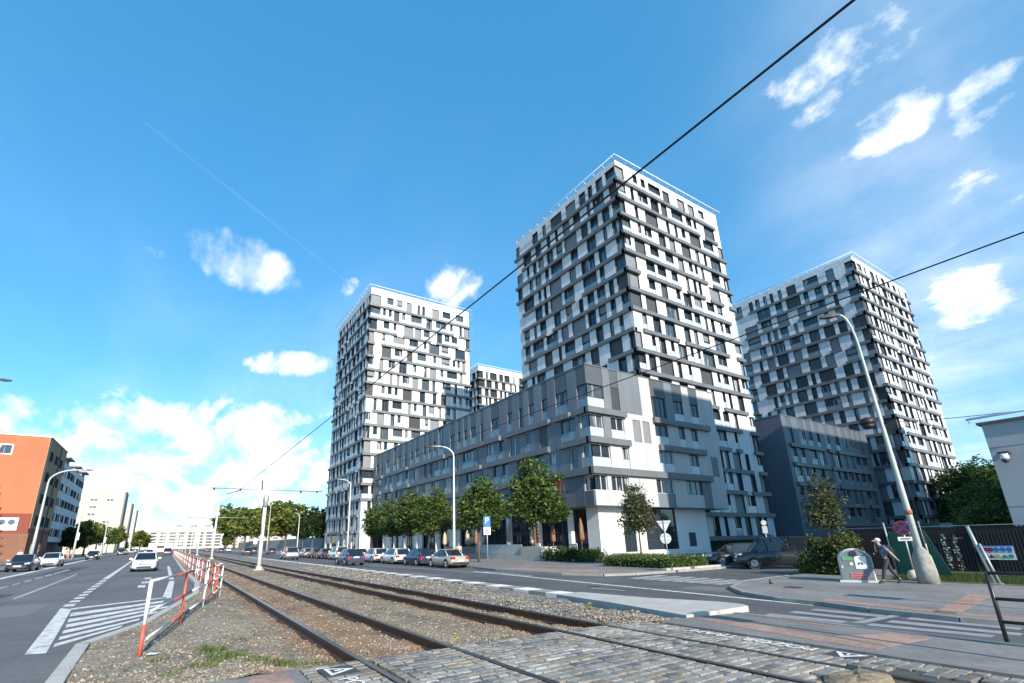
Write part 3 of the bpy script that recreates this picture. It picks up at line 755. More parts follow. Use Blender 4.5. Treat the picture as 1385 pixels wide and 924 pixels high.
    sg = MB(); sg.fbox(F1, 5.05, 7., d-.3, d-.2, .2, 3.5, 0); sg.fbox(F1, 8.65, 14.2, d-.3, d-.2, .32, ZS-.06, 0); sg.fbox(F2, 3.1, 66.5, -3.4, -3.2, zb, ZS-.06, 0)
    for a in (5.05, 6., 6.94): sg.fbox(F1, a, a+.06, d-.2, d-.1, .2, 3.4, 1)
    for a in (8.65, 10.9, 11.6, 14.14): sg.fbox(F1, a, a+.06, d-.2, d-.1, .32, ZS-.06, 1)
    sg.fbox(F1, 8.65, 14.2, d-.2, d-.1, 1.25, 1.31, 1)
    k = 4.6
    while k < 66: sg.fbox(F2, k, k+.07, -3.2, -3.1, zb, ZS-.06, 1); k += 1.9
    sg.build('shop_window', [panes[0], frame_d], root)
    gr = MB(); gr.fbox(F1, 16.2, 17.5, d+.004, d+.03, .55, 2.15); gr.build('vent_grille', shut_d, root)
    return root
low_block()
# ------------------------------------------------------------------ the dark block between the two right towers
def dark_block():
    cx, cy = 38., -81.5; L1, L2, zr = 31.5, 20., 20.3
    root = empty('apartment_building', (0, 0, 0)); tag(root, 'low dark blue grey block with blank side wall between the two right towers', 'apartment block', 'low clad blocks between the towers')
    F1, F2 = faces_of(cx, cy); R = random.Random(9)
    core = MB(); core.box(cx+.31, cx+L2, cy-L1, cy-.31, -.4, zr-.4); core.build('core', core_m, root)
    clad = MB(); wins = []; led = []; dk = MB()
    for k in range(5): clad.fbox(F2, k*4 if k else .3, k*4+3.985, -.3, 0, -.4, zr, 1)
    lev = [(3.4, 5.9), (6.5, 9.), (9.6, 12.1), (12.7, 15.2), (15.8, zr)]
    clad.fbox(F1, 0, L1, -.3, 0, -.4, 2.8, 0)
    for i, (za, zb) in enumerate(lev):
        segs = []; u = 1.4
        while u < L1-2:
            ww = R.choice((1.3, 1.6, 1.6, 2.)); segs.append((u, u+ww, R.choice('bbbbnd'))); u += ww+R.choice((.8, 1., 1.4, 2.))
        u = 0; zt = min(zb, 18.4)
        for s in segs + [(L1, L1)]:
            if s[0] > u: clad.fbox(F1, u, s[0]-.01, -.3, 0, za, zb, 0)
            if len(s) > 2:
                if zt < zb: q = MB(); q.fbox(F1, s[0]+.01, s[1]-.02, -.3, -.03, zt, zb); q.build('louvre_panel', dclad, root)
                wins.append(dict(P=F1, n=Vector((-1, 0, 0)), u0=s[0], u1=s[1], z0=za, z1=zt, t=s[2], cl=1, pale=R.random() < .3, r=R.randrange(3), shade=True))
            u = s[1]
        iv = []; u = 0
        for s in segs:
            a, b = s[0]-.3, s[1]+.3
            if iv and (a-iv[-1][1] < .4 or R.random() < .5): iv[-1][1] = b
            else: iv.append([a, b])
        for a, b in iv + [[L1, L1]]:
            if a > u: clad.fbox(F1, u, a, -.3, 0, za-.6, za, 0)
            if b > a: led.append((a, min(b, L1), za-.6, za))
            u = b
    clad.build('cladding', [bclad, bclad], root)
    m = MB(); m.box(cx-.06, cx+L2, cy-L1, cy+.06, zr, zr+.12); m.build('roof', ledge_m, root)
    for a, b, za, zb in led:
        m = MB(); m.fbox(F1, a, b, -.29, .35, za+.003, zb-.003); m.build('ledge', ledge_m, root)
    global hidden
    hidden = lambda p, own: _hid(p, 'D'); add_windows(root, wins, 'D', 90, True)
dark_block()
# low blue podium in front of the right tower
mb = MB(); mb.box(24, 30, -118, -88, -.5, 2.6); mb.box(23.9, 30.1, -118.1, -87.9, 2.6, 2.75)
tag(mb.build('garage_entrance', bclad), 'low plain blue grey garage entrance at the foot of the right tower', 'garage entrance')
# ------------------------------------------------------------------ left side of the street
orange = M('orange_render', (.63, .14, .065), .8, var=.06, scale=3, detail=9, big=(.13, .86, 1.06))
brown = M('brown_facade', (.3, .2, .11), .8, var=.12, scale=.5)
gfar = M('far_glass', (.022, .026, .03), .8, spec=.05)
brick = M_stripe('brick_band', (.2, .085, .055), (.28, .13, .085), 1.6, 'Z', .85)
mar = M('maroon_render', (.2, .045, .03), .8)
root = empty('office_building'); tag(root, 'orange end wall building with brown street side at the far left', 'building', 'buildings along the left side of the street')
X0, Y0, ZT = 109.5, 20., 20.5
mb = MB(); mb.box(X0, 126, Y0, 50, 7.6, ZT); mb.build('wall', orange, root)
mb = MB(); mb.box(X0+.02, 126, Y0-.12, Y0, 5.2, ZT+.05); mb.build('street_facade', brown, root)
mb = MB(); mb.box(X0-.05, 126, Y0, 50, 4.4, 7.6); mb.build('maroon_band', mar, root)
mb = MB(); mb.box(X0-.1, 126, Y0-.15, 50, -.3, 4.4); mb.build('brick_base', brick, root)
mb = MB(); mb.box(X0-.1, 126.1, Y0-.25, 50, ZT+.05, ZT+.2); mb.build('roof', M('pale_coping', (.6, .58, .54), .7), root)
G2 = lambda u, d, z: Vector((X0+u, Y0-.12-d, z))
for f in range(4):
    for u in (2.2, 6.8, 11.4):
        mb = MB(); za = 5.6+f*3.7; mb.fbox(G2, u, u+2.6, -.02, .05, za, za+1.9, 0); o = mb.build('window', frame_d, root)
        q = MB(); q.fbox(G2, u+.12, u+1.2, .05, .07, za+.12, za+1.8); q.fbox(G2, u+1.32, u+2.48, .05, .07, za+.12, za+1.8); q.build('glass_pane', gfar, o)
for u in (3, 9):
    mb = MB(); mb.fbox(G2, u, u+2, .03, .1, .2, 2.8); mb.build('window', panes[0], root)
mb = MB(); mb.box(X0-.06, X0, 24.4, 30, 17.2, 19.); o = mb.build('window', frame_w, root); mb = MB(); mb.box(X0-.1, X0-.06, 24.6, 29.8, 17.4, 18.8); mb.build('glass_pane', panes[1], o)
mb = MB(); mb.box(X0-.12, X0-.05, 21.5, 24.3, 4.9, 6.9); o = mb.build('billboard', M('billboard_white', (.75, .76, .78), .5), root)
mb = MB(); mb.disc((X0-.14, 22.3, 6.2), (1, 0, 0), .45, .04, 20); mb.disc((X0-.14, 23.5, 6.2), (1, 0, 0), .45, .04, 20); mb.build('round_emblem', M('dark_blue_print', (.05, .07, .13), .5), o)
mb = MB(); mb.tube([(X0+.4, Y0-.2, 0), (X0+.4, Y0-.2, ZT)], .07, 6); mb.tube([(X0+10.6, Y0-.2, 0), (X0+10.6, Y0-.2, ZT)], .07, 6); mb.build('downpipe', frame_d, root)
mb = MB(); mb.tube([(X0+3, 30, ZT), (X0+3, 30, ZT+3)], .05, 5); mb.tube([(X0+3, 29, ZT+2.7), (X0+3, 31, ZT+2.7)], .03, 4); mb.tube([(X0+3, 29.3, ZT+2.2), (X0+3, 30.7, ZT+2.2)], .03, 4); mb.build('aerial', frame_d, root)
# grey panel block behind it
root = empty('panel_building'); tag(root, 'light blue grey five storey panel building behind the orange one', 'building', 'buildings along the left side of the street')
pan = M('pale_blue_panels', (.5, .56, .6), .7, var=.1, scale=.5)
mb = MB(); mb.box(127, 160, 20.6, 45, 3.3, 19.2); mb.build('wall', pan, root)
mb = MB(); mb.box(127.2, 160, 22, 45, -.3, 3.3); mb.build('ground_floor_wall', M('dark_plinth', (.1, .11, .12), .7), root)
for x in (133, 147, 157): 
    mb = MB(); mb.box(x, x+5, 21, 26, 19.2, 20.4); mb.box(x-.6, x+5.6, 20.2, 26.6, 20.4, 20.7); mb.build('roof_hut', M('roof_hut_grey', (.2, .21, .22), .7), root)
G3 = lambda u, d, z: Vector((127+u, 20.6-d, z))
for f in range(5):
    for k in range(8):
        za = 4.3+f*3.05; u = .8+k*4.1
        mb = MB(); mb.fbox(G3, u, u+3.3, -.02, .04, za, za+1.6, 0); o = mb.build('window', frame_d, root)
        q = MB(); R0 = random.Random(f*9+k)
        for j in range(3): q.fbox(G3, u+.1+j*1.07, u+1.06+j*1.07, .04, .06, za+.1, za+1.5, R0.choice((0, 0, 0, 0, 1)))
        q.build('glass_pane', [gfar, frame_w], o)
# cream slabs standing end on to the street
cream = M('cream_render', (.46, .43, .36), .8, var=.06, scale=.3); slate = M('slate_side', (.14, .16, .18), .7, var=.15, scale=.3)
for k, (x0, zt, wx, yy) in enumerate(((300, 28.5, 16, 21.5), (372, 28, 16, 22.5), (452, 29, 16, 23.5))):
    root = empty('residential_slab')
    tag(root, ['cream residential slab with its windowed end wall facing the street on the left', 'second cream slab showing a narrow dark side behind the first', 'farthest narrow cream slab behind the others on the left'][k], 'apartment block', 'cream slabs in a row')
    mb = MB(); mb.box(x0, x0+wx, yy, yy+42, -.3, zt); mb.build('wall', cream, root)
    mb = MB(); mb.box(x0+.5, x0+wx, yy-.5, yy, 1, zt+.6); mb.build('side_facade', slate, root)
    mb = MB(); mb.box(x0-.2, x0+wx, yy-.3, yy+42, zt, zt+.7); mb.build('roof', M('slab_coping', (.5, .47, .42), .8), root)
    if k == 0:
        for f in range(7):
            for j in range(6):
                if j == 0 and f % 3: continue
                y = yy+4+j*6.3; za = 3+f*3.5
                mb = MB(); mb.box(x0-.08, x0-.0, y, y+3.2, za, za+1.5); o = mb.build('window', frame_w, root)
                q = MB(); q.box(x0-.1, x0-.08, y+.2, y+1.5, za+.2, za+1.3); q.box(x0-.1, x0-.08, y+1.7, y+3., za+.2, za+1.3); q.build('glass_pane', panes[2], o)
# long pale building closing the street
root = empty('long_building'); tag(root, 'long pale building with setback top floor closing the end of the street', 'building')
mb = MB(); mb.box(760, 790, -150, 60, -.3, 22); mb.build('wall', M('pale_render', (.42, .39, .36), .8, var=.05, scale=.2), root)
mb = MB(); mb.box(764, 790, -145, 40, 22, 27); mb.box(763, 790, -120, 30, 27, 31); mb.build('setback_floor', M('pale_white_render', (.6, .6, .58), .8), root)
R0 = random.Random(2)
for f in range(5):
    for k in range(19):
        mb = MB(); y = 52-k*10.5; za = 3+f*3.9; mb.box(759.8, 760.02, y-6.5, y, za, za+1.9); mb.build('window', panes[2], root)
for k in range(7): mb = MB(); mb.box(762.8, 763.02, -6-k*17.-7, -6-k*17., 28, 29.6); mb.build('setback_window', panes[2], root)
# ------------------------------------------------------------------ grey building at the right edge
root = empty('utility_building'); tag(root, 'plain grey building with camera on its wall at the right edge', 'building')
ug = M('grey_render', (.34, .36, .38), .75, var=.1, scale=.5, detail=9)
mb = MB(); mb.box(-14, 6.6, -40, -34, -.4, 6.74); mb.build('wall', ug, root)
mb = MB(); mb.box(-14, 6.75, -40, -33.85, 6.74, 6.86); mb.build('roof', M('roof_edge_dark', (.08, .09, .1), .6), root)
mb = MB()
for z in (5.55, 2.7, .9): mb.box(-14, 6.605, -34.0, -33.992, z, z+.03)
mb.build('joint_line', M('joint_dark', (.2, .21, .22), .8), root)
o = MB(); o.box(6.02-.14, 6.02+.26, -33.998, -33.4, 5.2, 5.27); br = o.build('camera_bracket', frame_d, root)
# camera dome on bracket
mb = MB(); mb.lathe([(.03, .3), (.14, .28), (.16, .05), (.15, .02)], (6.08, -33.55, 4.9), 16, 0); mb.lathe([(.15, .02), (.13, -.08), (.07, -.15), (.01, -.17)], (6.08, -33.55, 4.9), 16, 1)
mb.build('camera_dome', [rail_w, frame_d], br)
mb = MB(); mb.tube([(7.0, -33.6, 7.05), (3.0, -33.6, 7.1)], .06, 8); mb.tube([(6.9, -33.6, 7.0), (6.9, -33.6, 6.86)], .05, 6); mb.tube([(3.4, -33.6, 7.0), (3.4, -33.6, 6.86)], .05, 6)
mb.build('roof_bar', rail_w, root)
# neighbouring block behind the camera on the right: it shades the side street, as in the photograph
root = empty('residential_slab'); tag(root, 'tall neighbouring apartment block out of view to the right, shading the side street', 'apartment block')
mb = MB(); mb.box(-34, -12, -112, -43.2, -.4, 42.5); mb.build('wall', white, root)
for f in range(13):
    mb = MB(); mb.box(-12, -11.9, -111, -44, 2+f*3.1, 3.5+f*3.1); mb.build('window', panes[0], root)
# ------------------------------------------------------------------ cars
glass_c = M('car_glass', (.012, .016, .02), .03, spec=.8, scale=2)
tyre = M('tyre_rubber', (.02, .02, .02), .85); rim = M('alloy_rim', (.4, .41, .42), .35, .7)
blackp = M('black_plastic', (.025, .025, .027), .6); redl = M('tail_lamp_red', (.35, .02, .02), .2); lampw = M('headlamp', (.7, .72, .75), .1, spec=.8)
platew = M('number_plate', (.75, .75, .72), .5); chrome = M('chrome', (.6, .61, .62), .15, .95)
def paintm(n, c, metal=.0): return M('car_paint_'+n, c, .32, metal, var=.04, scale=1, coat=.8)
KIND = dict(  # L, W, Ht, belt, hood, boot, xa, xb, xc, xd (fractions of L: rear glass foot, roof rear, roof front, windscreen foot)
    hatch=(4.1, 1.74, 1.47, .92, .93, .92, -.47, -.36, .08, .24), sedan=(4.45, 1.73, 1.42, .9, .9, .95, -.32, -.18, .09, .23), wagon=(4.6, 1.78, 1.47, .93, .92, .93, -.475, -.4, .08, .23),
    suv=(4.5, 1.85, 1.66, 1.04, 1.05, 1.04, -.475, -.4, .09, .23), van=(4.6, 1.85, 1.85, 1.05, 1.08, 1.05, -.49, -.47, .15, .31))
def car(name, kind, paint, loc, rz, label, cat='car', group=None, dark_trim=False):
    L, W, Ht, belt, hood, boot, xa, xb, xc, xd = KIND[kind]; w = W/2
    root = empty(name, loc, rz); tag(root, label, cat, group)
    st = [(-.5, .8, .42, .62, ), (-.495, .9, .34, min(boot, .86)), (-.47, .97, .27, boot-.04), (xa if kind == 'sedan' else -.42, 1, .22, boot), (-.2, 1., .2, belt), (.1, 1., .2, belt),
          (xd-.01, .99, .2, hood), (.36, .97, .2, hood-.06), (.45, .92, .22, hood-.16), (.49, .83, .27, hood-.3), (.5, .74, .33, .55)]
    mb = MB(); n = 12
    for t, k, zb, zt in st:
        hw = w*k; x = t*L; zt = max(zt, zb+.2); sh = zb+(zt-zb)*.62
        half = [(hw*.86, zb), (hw*.97, zb+.06), (hw, zb+(zt-zb)*.3), (hw*.995, sh), (hw*.93, zt-.05), (hw*.8, zt)]
        ring = [(x, y, z) for y, z in half] + [(x, -y, z) for y, z in half[::-1]]
        mb.v += ring
    for i in range(len(st)-1):
        for j in range(n):
            a = i*n+j; b = i*n+(j+1) % n; mb.f.append((a, b, b+n, a+n)); mb.m.append(0); mb.sm.append(True)
    mb.f.append(tuple(range(n))[::-1]); e = (len(st)-1)*n; mb.f.append(tuple(range(e, e+n))); mb.m += [0, 0]; mb.sm += [False, False]
    for sx in (.3, -.3):                     # wheel housings
        for s in (1, -1): mb.disc((sx*L, s*w*.995, .34), (0, 1, 0), .385, .03, 22, 1)
    mb.build('body', [paint, blackp], root, True)
    gl = MB(); bw, rw = w*.9, w*.7; zb = belt-.03
    secs = [(xa, bw*.92, bw*.92, zb, zb+.01), (xb, bw, rw, zb, Ht-.05), ((xb+xc)/2, bw, rw*1.02, zb, Ht-.012), (xc, bw, rw, zb, Ht-.05), (xd, bw*.96, bw*.95, zb, zb+.01)]
    for t, a, b, z0, z1 in secs: gl.v += [(t*L, a, z0), (t*L, b, z1), (t*L, -b, z1), (t*L, -a, z0)]
    for i in range(4):
        for j in range(4):
            a = i*4+j; b = i*4+(j+1) % 4; gl.f.append((a, b, b+4, a+4)); gl.m.append(0); gl.sm.append(False)
    gl.f += [(3, 2, 1, 0), (16, 17, 18, 19)]; gl.m += [0, 0]; gl.sm += [False, False]
    gl.build('window_glass', glass_c, root, True)
    rf = MB()
    for t, ww, z in ((xb-.012, rw*.99, Ht-.055), (xb+.03, rw*1.03, Ht-.015), ((xb+xc)/2, rw*1.05, Ht+.012), (xc-.03, rw*1.03, Ht-.012), (xc+.01, rw*.99, Ht-.055)):
        rf.v += [(t*L, ww, z-.03), (t*L, ww*.9, z+.01), (t*L, -ww*.9, z+.01), (t*L, -ww, z-.03)]
    for i in range(4):
        for j in range(4):
            a = i*4+j; b = i*4+(j+1) % 4; rf.f.append((a, b, b+4, a+4)); rf.m.append(0); rf.sm.append(j == 1)
    for s in (1, -1):                        # pillars
        rf.tube([(xd*L, s*bw*.95, zb), (xc*L, s*rw, Ht-.05)], .038, 6); rf.tube([(xa*L, s*bw*.92, zb), (xb*L, s*rw, Ht-.05)], .06, 6)
        if kind in ('wagon', 'suv', 'van', 'hatch'): rf.tube([((xa+.09)*L, s*bw*1.0, zb), ((xb+.045)*L, s*rw*1.01, Ht-.05)], .05, 6)
        m_ = (xb+xc)/2+.02; rf.tube([((m_+.01)*L, s*bw*1.005, zb), (m_*L, s*rw*1.01, Ht-.03)], .035, 6, 1)
    rf.build('roof', [paint, blackp], root, True)
    for sx in (.3, -.3):
        for s in (1, -1):
            t = MB(); t.tube([(sx*L, s*(w-.2), .325), (sx*L, s*(w-.03), .325), (sx*L, s*(w+.012), .325)], [.32, .325, .3], 18, 0); o = t.build('wheel', tyre, root)
            r = MB(); r.disc((sx*L, s*(w+.012), .325), (0, 1, 0), .215, .02, 16)
            for k in range(5):
                an = 2*pi*k/5; r.tube([(sx*L, s*(w+.022), .325), (sx*L+.2*cos(an), s*(w+.022), .325+.2*sin(an))], .025, 4)
            r.build('rim', rim, o)
    hz = hood-.24
    for s in (1, -1):
        m = MB(); m.hexa([(.47*L, s*w*.5, hz-.07), (.487*L, s*w*.5, hz-.07), (.468*L, s*w*.86, hz-.03), (.44*L, s*w*.88, hz-.03), (.465*L, s*w*.5, hz+.06), (.478*L, s*w*.5, hz+.05), (.458*L, s*w*.85, hz+.1), (.43*L, s*w*.9, hz+.1)]); m.build('headlight', lampw, root, True)
        m = MB(); z = boot-.12
        if kind in ('van', 'suv'): m.box(-.503*L, -.475*L, s*w*.82 if s > 0 else -w*.93, w*.93 if s > 0 else -w*.82, z-.15, z+.35)
        else: m.box(-.503*L, -.46*L, w*.55 if s > 0 else -w*.94, w*.94 if s > 0 else -w*.55, z-.16, z+.03)
        m.build('tail_light', redl, root)
        m = MB(); x = (xd-.05)*L; m.hexa([(x-.06, s*w*.98, belt), (x+.06, s*w*.98, belt), (x+.05, s*(w+.17), belt+.02), (x-.05, s*(w+.17), belt+.02), (x-.06, s*w*.98, belt+.1), (x+.03, s*w*.98, belt+.1), (x+.02, s*(w+.17), belt+.14), (x-.05, s*(w+.17), belt+.14)]); m.build('mirror', paint, root, True)
    m = MB(); m.box(.485*L, .503*L, -w*.55, w*.55, .3, .42); m.box(.482*L, .5*L, -w*.4, w*.4, .52, .6); m.build('grille', blackp, root)
    m = MB(); m.box(-.507*L, -.49*L, -w*.86, w*.86, .36, .46); m.box(-.505*L, -.48*L, -w*.9, w*.9, .24, .34); m.build('bumper', blackp, root)
    m = MB(); m.box(.5*L, .508*L, -.26, .26, .43, .53); m.build('front_plate', platew, root)
    m = MB(); pz = .5 if kind in ('sedan',) else .68; m.box(-.512*L, -.5*L, -.26, .26, pz, pz+.11); m.build('rear_plate', platew, root)
    return root
PT = dict(black=paintm('black', (.012, .012, .016)), white=paintm('white', (.72, .72, .72)), navy=paintm('navy', (.015, .03, .085)), silver=paintm('silver', (.42, .43, .44), .5),
          beige=paintm('beige', (.43, .42, .33), .35), graphite=paintm('graphite', (.06, .065, .07), .3), blue=paintm('blue', (.012, .035, .1)), brown=paintm('brown', (.06, .03, .022)),
          red=paintm('red', (.3, .02, .015)), pale=paintm('pale', (.6, .61, .62)))
yr = -19.72; GP = 'cars parked along the right kerb'
PK = [(34.55, 'sedan', 'beige', 'old pale beige saloon, the last car of the row parked by the right kerb'), (40.2, 'hatch', 'navy', 'dark blue hatchback parked between the beige saloon and the white estate'),
      (45.6, 'wagon', 'white', 'white estate car parked in front of the dark blue hatchback at the right kerb'), (51.4, 'wagon', 'pale', 'pale silver estate parked just ahead of the white estate by the right kerb'),
      (57.3, 'sedan', 'graphite', 'dark grey saloon mostly hidden by the moving blue hatchback'), (65.6, 'suv', 'white', 'white crossover parked beyond the moving blue hatchback, left of it in view'),
      (72.2, 'sedan', 'black', 'black saloon parked ahead of the white crossover'), (78., 'hatch', 'graphite', 'dark grey hatchback parked ahead of the black saloon on the right'),
      (83.9, 'wagon', 'silver', 'silver estate parked near the front of the right row, behind the moving silver off-roader'), (90.3, 'suv', 'black', 'black off-roader parked farthest ahead in the right row'), (97, 'hatch', 'brown', 'small brown hatchback at the far end of the right row')]
for x, k, p, lb in PK: car('parked_car', k, PT[p], (x+KIND[k][0]/2, yr, g(yr)), 0, lb, group=GP)
GD = 'cars driving away on the right carriageway'
car('driving_car', 'hatch', PT['blue'], (47.6, -14.95, g(-14.95)), 0, 'deep blue hatchback driving away alone, nearest moving car on the right road', group=GD)
car('driving_car', 'suv', PT['silver'], (75.2, -14.9, g(-14.9)), 0, 'dark sided silver off-roader driving away ahead of the blue hatchback', group=GD)
car('driving_car', 'suv', PT['black'], (126, -15.6, g(-15.6)), 0, 'black off-roader driving away farther up the right road beyond the tram pole', group=GD)
car('driving_van', 'van', PT['graphite'], (150, -20, g(-20)), 0, 'dark grey van standing up the right road beside the black off-roader', 'van')
car('parked_car', 'hatch', PT['black'], (128, -21, g(-21)), 0, 'small black car at the right kerb under the yellowing trees', group=GP)
car('parked_car', 'sedan', PT['red'], (262, -15.5, g(-15.5)), 0, 'distant red car beyond the tram poles, far up the right road', group=GD)
car('parked_car', 'sedan', PT['white'], (215, -20, g(-20)), 0, 'distant white car far up the right kerb beside the long grey wall', group=GP)
car('parked_car', 'sedan', PT['black'], (232, -15.2, g(-15.2)), 0, 'distant black saloon up the right road just beyond the second tram pole', group=GD)
car('parked_car', 'hatch', PT['navy'], (190, -15.4, g(-15.4)), 0, 'distant navy hatchback on the right road left of the white one', group=GD)
GL = 'cars along the left side of the street'; zl = ROADL
car('driving_car', 'sedan', PT['white'], (49.2, 1.35, zl), pi, 'white low saloon coming towards the railing in the near lane', group='cars in the near lane')
car('parked_car', 'sedan', PT['black'], (60.2, 10.75, zl), pi, 'black saloon at the far left edge, parked nearest on the left', group=GL)
car('parked_car', 'hatch', PT['white'], (73.2, 10.75, zl), pi, 'white hatchback parked behind the black saloon by the orange building', group=GL)
car('parked_car', 'hatch', PT['black'], (111, 10.9, zl), pi, 'black hatchback parked beside the second lamp post on the left', group=GL)
car('parked_car', 'suv', PT['brown'], (178, 11, zl), pi, 'dark brown off-roader parked near the third lamp post on the left', group=GL)
car('parked_car', 'sedan', PT['graphite'], (186, 10.9, zl), pi, 'dark grey saloon behind the brown off-roader on the left', group=GL)
car('parked_car', 'hatch', PT['silver'], (228, 11, zl), pi, 'distant silver hatchback parked on the left', group=GL)
car('parked_car', 'sedan', PT['red'], (256, 11, zl), pi, 'distant dark red saloon parked on the left', group=GL)
car('driving_car', 'suv', PT['graphite'], (140, -.2, zl), 0, 'dark grey off-roader following behind the white saloon by the railing', group='cars in the near lane')
car('driving_car', 'sedan', PT['pale'], (150, 3.6, zl), pi, 'pale saloon coming on behind the white saloon, in front of the white trailer', group='cars in the near lane')
# lorry trailer
root = empty('lorry', (200, 1.9, zl), pi); tag(root, 'white box lorry far up the left carriageway', 'lorry')
mb = MB(); mb.box(-6, 3.2, -3.4, 3.4, .95, 3.25); mb.build('cargo_box', PT['white'], root)
mb = MB(); mb.box(3.5, 5.4, -1.2, 1.2, .5, 2.8); mb.build('cab', PT['white'], root); mb = MB(); mb.box(5.38, 5.44, -1.05, 1.05, 1.6, 2.5); mb.build('windscreen', glass_c, root)
for x in (-4.5, -3.3, 4.4):
    for s in (1, -1): mb = MB(); mb.disc((x, s*1.1, .5), (0, 1, 0), .5, .3, 16); mb.build('wheel', tyre, root)
# two dark cars standing in the side street
GS = 'dark cars in the shaded side street'
car('parked_car', 'wagon', PT['black'], (20.4, -33.9, g(-30)+.02), radians(52), 'dark grey estate in the shaded side street, its headlamp towards the white wall', group=GS)
car('parked_car', 'van', PT['black'], (17.2, -32.6, g(-30)+.02), radians(40), 'black van in the shaded side street behind the dark estate', group=GS)
# ------------------------------------------------------------------ trees and plants
bark = M('bark', (.1, .075, .055), .9, var=.3, scale=8, bump=.5, bscale=30)
LF = [M_leaf('leaf_deep', (.04, .075, .02)), M_leaf('leaf_mid', (.075, .12, .03)), M_leaf('leaf_light', (.15, .185, .05))]
LY = [M_leaf('leaf_olive', (.085, .115, .025)), M_leaf('leaf_yellow', (.21, .2, .04)), M_leaf('leaf_green', (.07, .125, .03))]
LD = [M_leaf('leaf_dark', (.014, .032, .012)), M_leaf('leaf_forest', (.028, .055, .018)), M_leaf('leaf_moss', (.06, .085, .025))]
LB = [M_leaf('leaf_grey_green', (.05, .07, .035)), M_leaf('leaf_brown_green', (.1, .09, .045)), M_leaf('leaf_pale_green', (.09, .115, .055))]
def leaves(mb, R, lobes, n, size, gap=.0, flat=.5):
    tot = sum(r[0]*r[1]*r[2] for c, r in lobes)
    for c, r in lobes:
        k = int(n*r[0]*r[1]*r[2]/tot); cl = max(6, k//14)
        cen = []
        for _ in range(cl):                      # clumps of leaves through the lobe, mostly near its skin
            while True:
                p = Vector((R.uniform(-1, 1), R.uniform(-1, 1), R.uniform(-1, 1)))
                if .12 < p.length < 1: break
            p = p.normalized()*(p.length**.45)*R.uniform(.82, 1.06)
            cen.append((Vector((c[0]+p.x*r[0], c[1]+p.y*r[1], c[2]+p.z*r[2])), R.choice((0, 0, 1, 1, 2)), R.uniform(.12, .3)*min(r)**.5*1.1))
        for q in range(k):
            p, mi, sp = cen[R.randrange(cl)]
            p = p+Vector((R.gauss(0, sp), R.gauss(0, sp), R.gauss(0, sp*.7)))
            a = Vector((R.uniform(-1, 1), R.uniform(-1, 1), R.uniform(-1, 1)*flat)).normalized(); b = a.cross(Vector((R.uniform(-1, 1), R.uniform(-1, 1), R.uniform(-1, 1)))).normalized()
            s = size*R.uniform(.6, 1.3); t = s*R.uniform(.45, .75)
            mb.face([p-a*s, p-b*t, p+a*s, p+b*t], mi if R.random() < .8 else R.randrange(3))
def limbs(mb, R, h0, h1, r0, spread, n=6, lean=(0, 0)):
    top = Vector((lean[0], lean[1], h1)); mb.tube([(0, 0, -.1), (lean[0]*.2, lean[1]*.2, h0*.5), (lean[0]*.4, lean[1]*.4, h0), tuple(top)], [r0*1.25, r0, r0*.8, r0*.15], 8)
    for k in range(n):
        a = 2*pi*k/n+R.random(); z = h0+(h1-h0)*R.uniform(0, .6); q = Vector((lean[0]*.5, lean[1]*.5, z)); e = Vector((cos(a)*spread*R.uniform(.5, .95), sin(a)*spread*R.uniform(.5, .95), z+(h1-h0)*R.uniform(.2, .5)))
        m = (q+e)/2+Vector((0, 0, .25)); mb.tube([q, m, e], [r0*.5, r0*.3, r0*.08], 6)
        for j in range(2):
            f = e+Vector((R.uniform(-1, 1), R.uniform(-1, 1), R.uniform(0, .8)))*spread*.3; mb.tube([m, (m+f)/2, f], [r0*.22, r0*.14, r0*.05], 5)
PROTO = {}
def tree(name, label, loc, rz=0, sc=1., proto=None, group=None, cat='tree', h0=2., h1=6.5, r0=.12, spread=1.7, lobes=None, n=5000, size=.14, mats=LF, seed=1, lean=(0, 0)):
    root = empty(name, loc, rz); tag(root, label, cat, group); root.scale = (sc, sc, sc)
    if proto in PROTO:
        for m in PROTO[proto]:
            o = bpy.data.objects.new(m[0], m[1]); C.objects.link(o); o.parent = root
        return root
    R = random.Random(seed); t = MB(); limbs(t, R, h0, h1, r0, spread, lean=lean); a = t.build('trunk', bark, root)
    c = MB(); leaves(c, R, lobes, n, size); b = c.build('crown', mats, root)
    PROTO[proto] = [('trunk', a.data), ('crown', b.data)]
    return root
def rl(seed, R0, hz, z, n=7, f=.6):
    R = random.Random(seed); L = [((0, 0, z), (R0*.72, R0*.72, hz*.75)), ((R.uniform(-.2, .2)*R0, R.uniform(-.2, .2)*R0, z+hz*.85), (R0*.42, R0*.42, hz*.42))]
    for k in range(n):
        a = R.uniform(0, 2*pi); w = R.uniform(-.6, .7); q = R.uniform(.4, .8)*(1-.5*max(0, w)); L.append(((cos(a)*R0*q, sin(a)*R0*q, z+w*hz), (R0*f*R.uniform(.45, 1.05), R0*f*R.uniform(.45, 1.05), hz*f*R.uniform(.45, .9))))
    return L
GT2 = 'street trees along the grey block'
ST = [(725, -31.3, 1.2, 's1', 'broad street tree nearest the white corner, behind the low ramp wall'), (648, -25, .95, 's2', 'street tree standing behind the beige saloon and the tall lamp post'), (588, -25, .93, 's1', 'street tree behind the dark blue hatchback, left of the tall lamp post'),
      (556, -25, .98, 's2', 'street tree behind the white estate car in the row'), (530, -25, .9, 's1', 'street tree behind the pale silver estate in the row'), (509, -25, .88, 's2', 'leftmost street tree of the row, standing before the left tower base')]
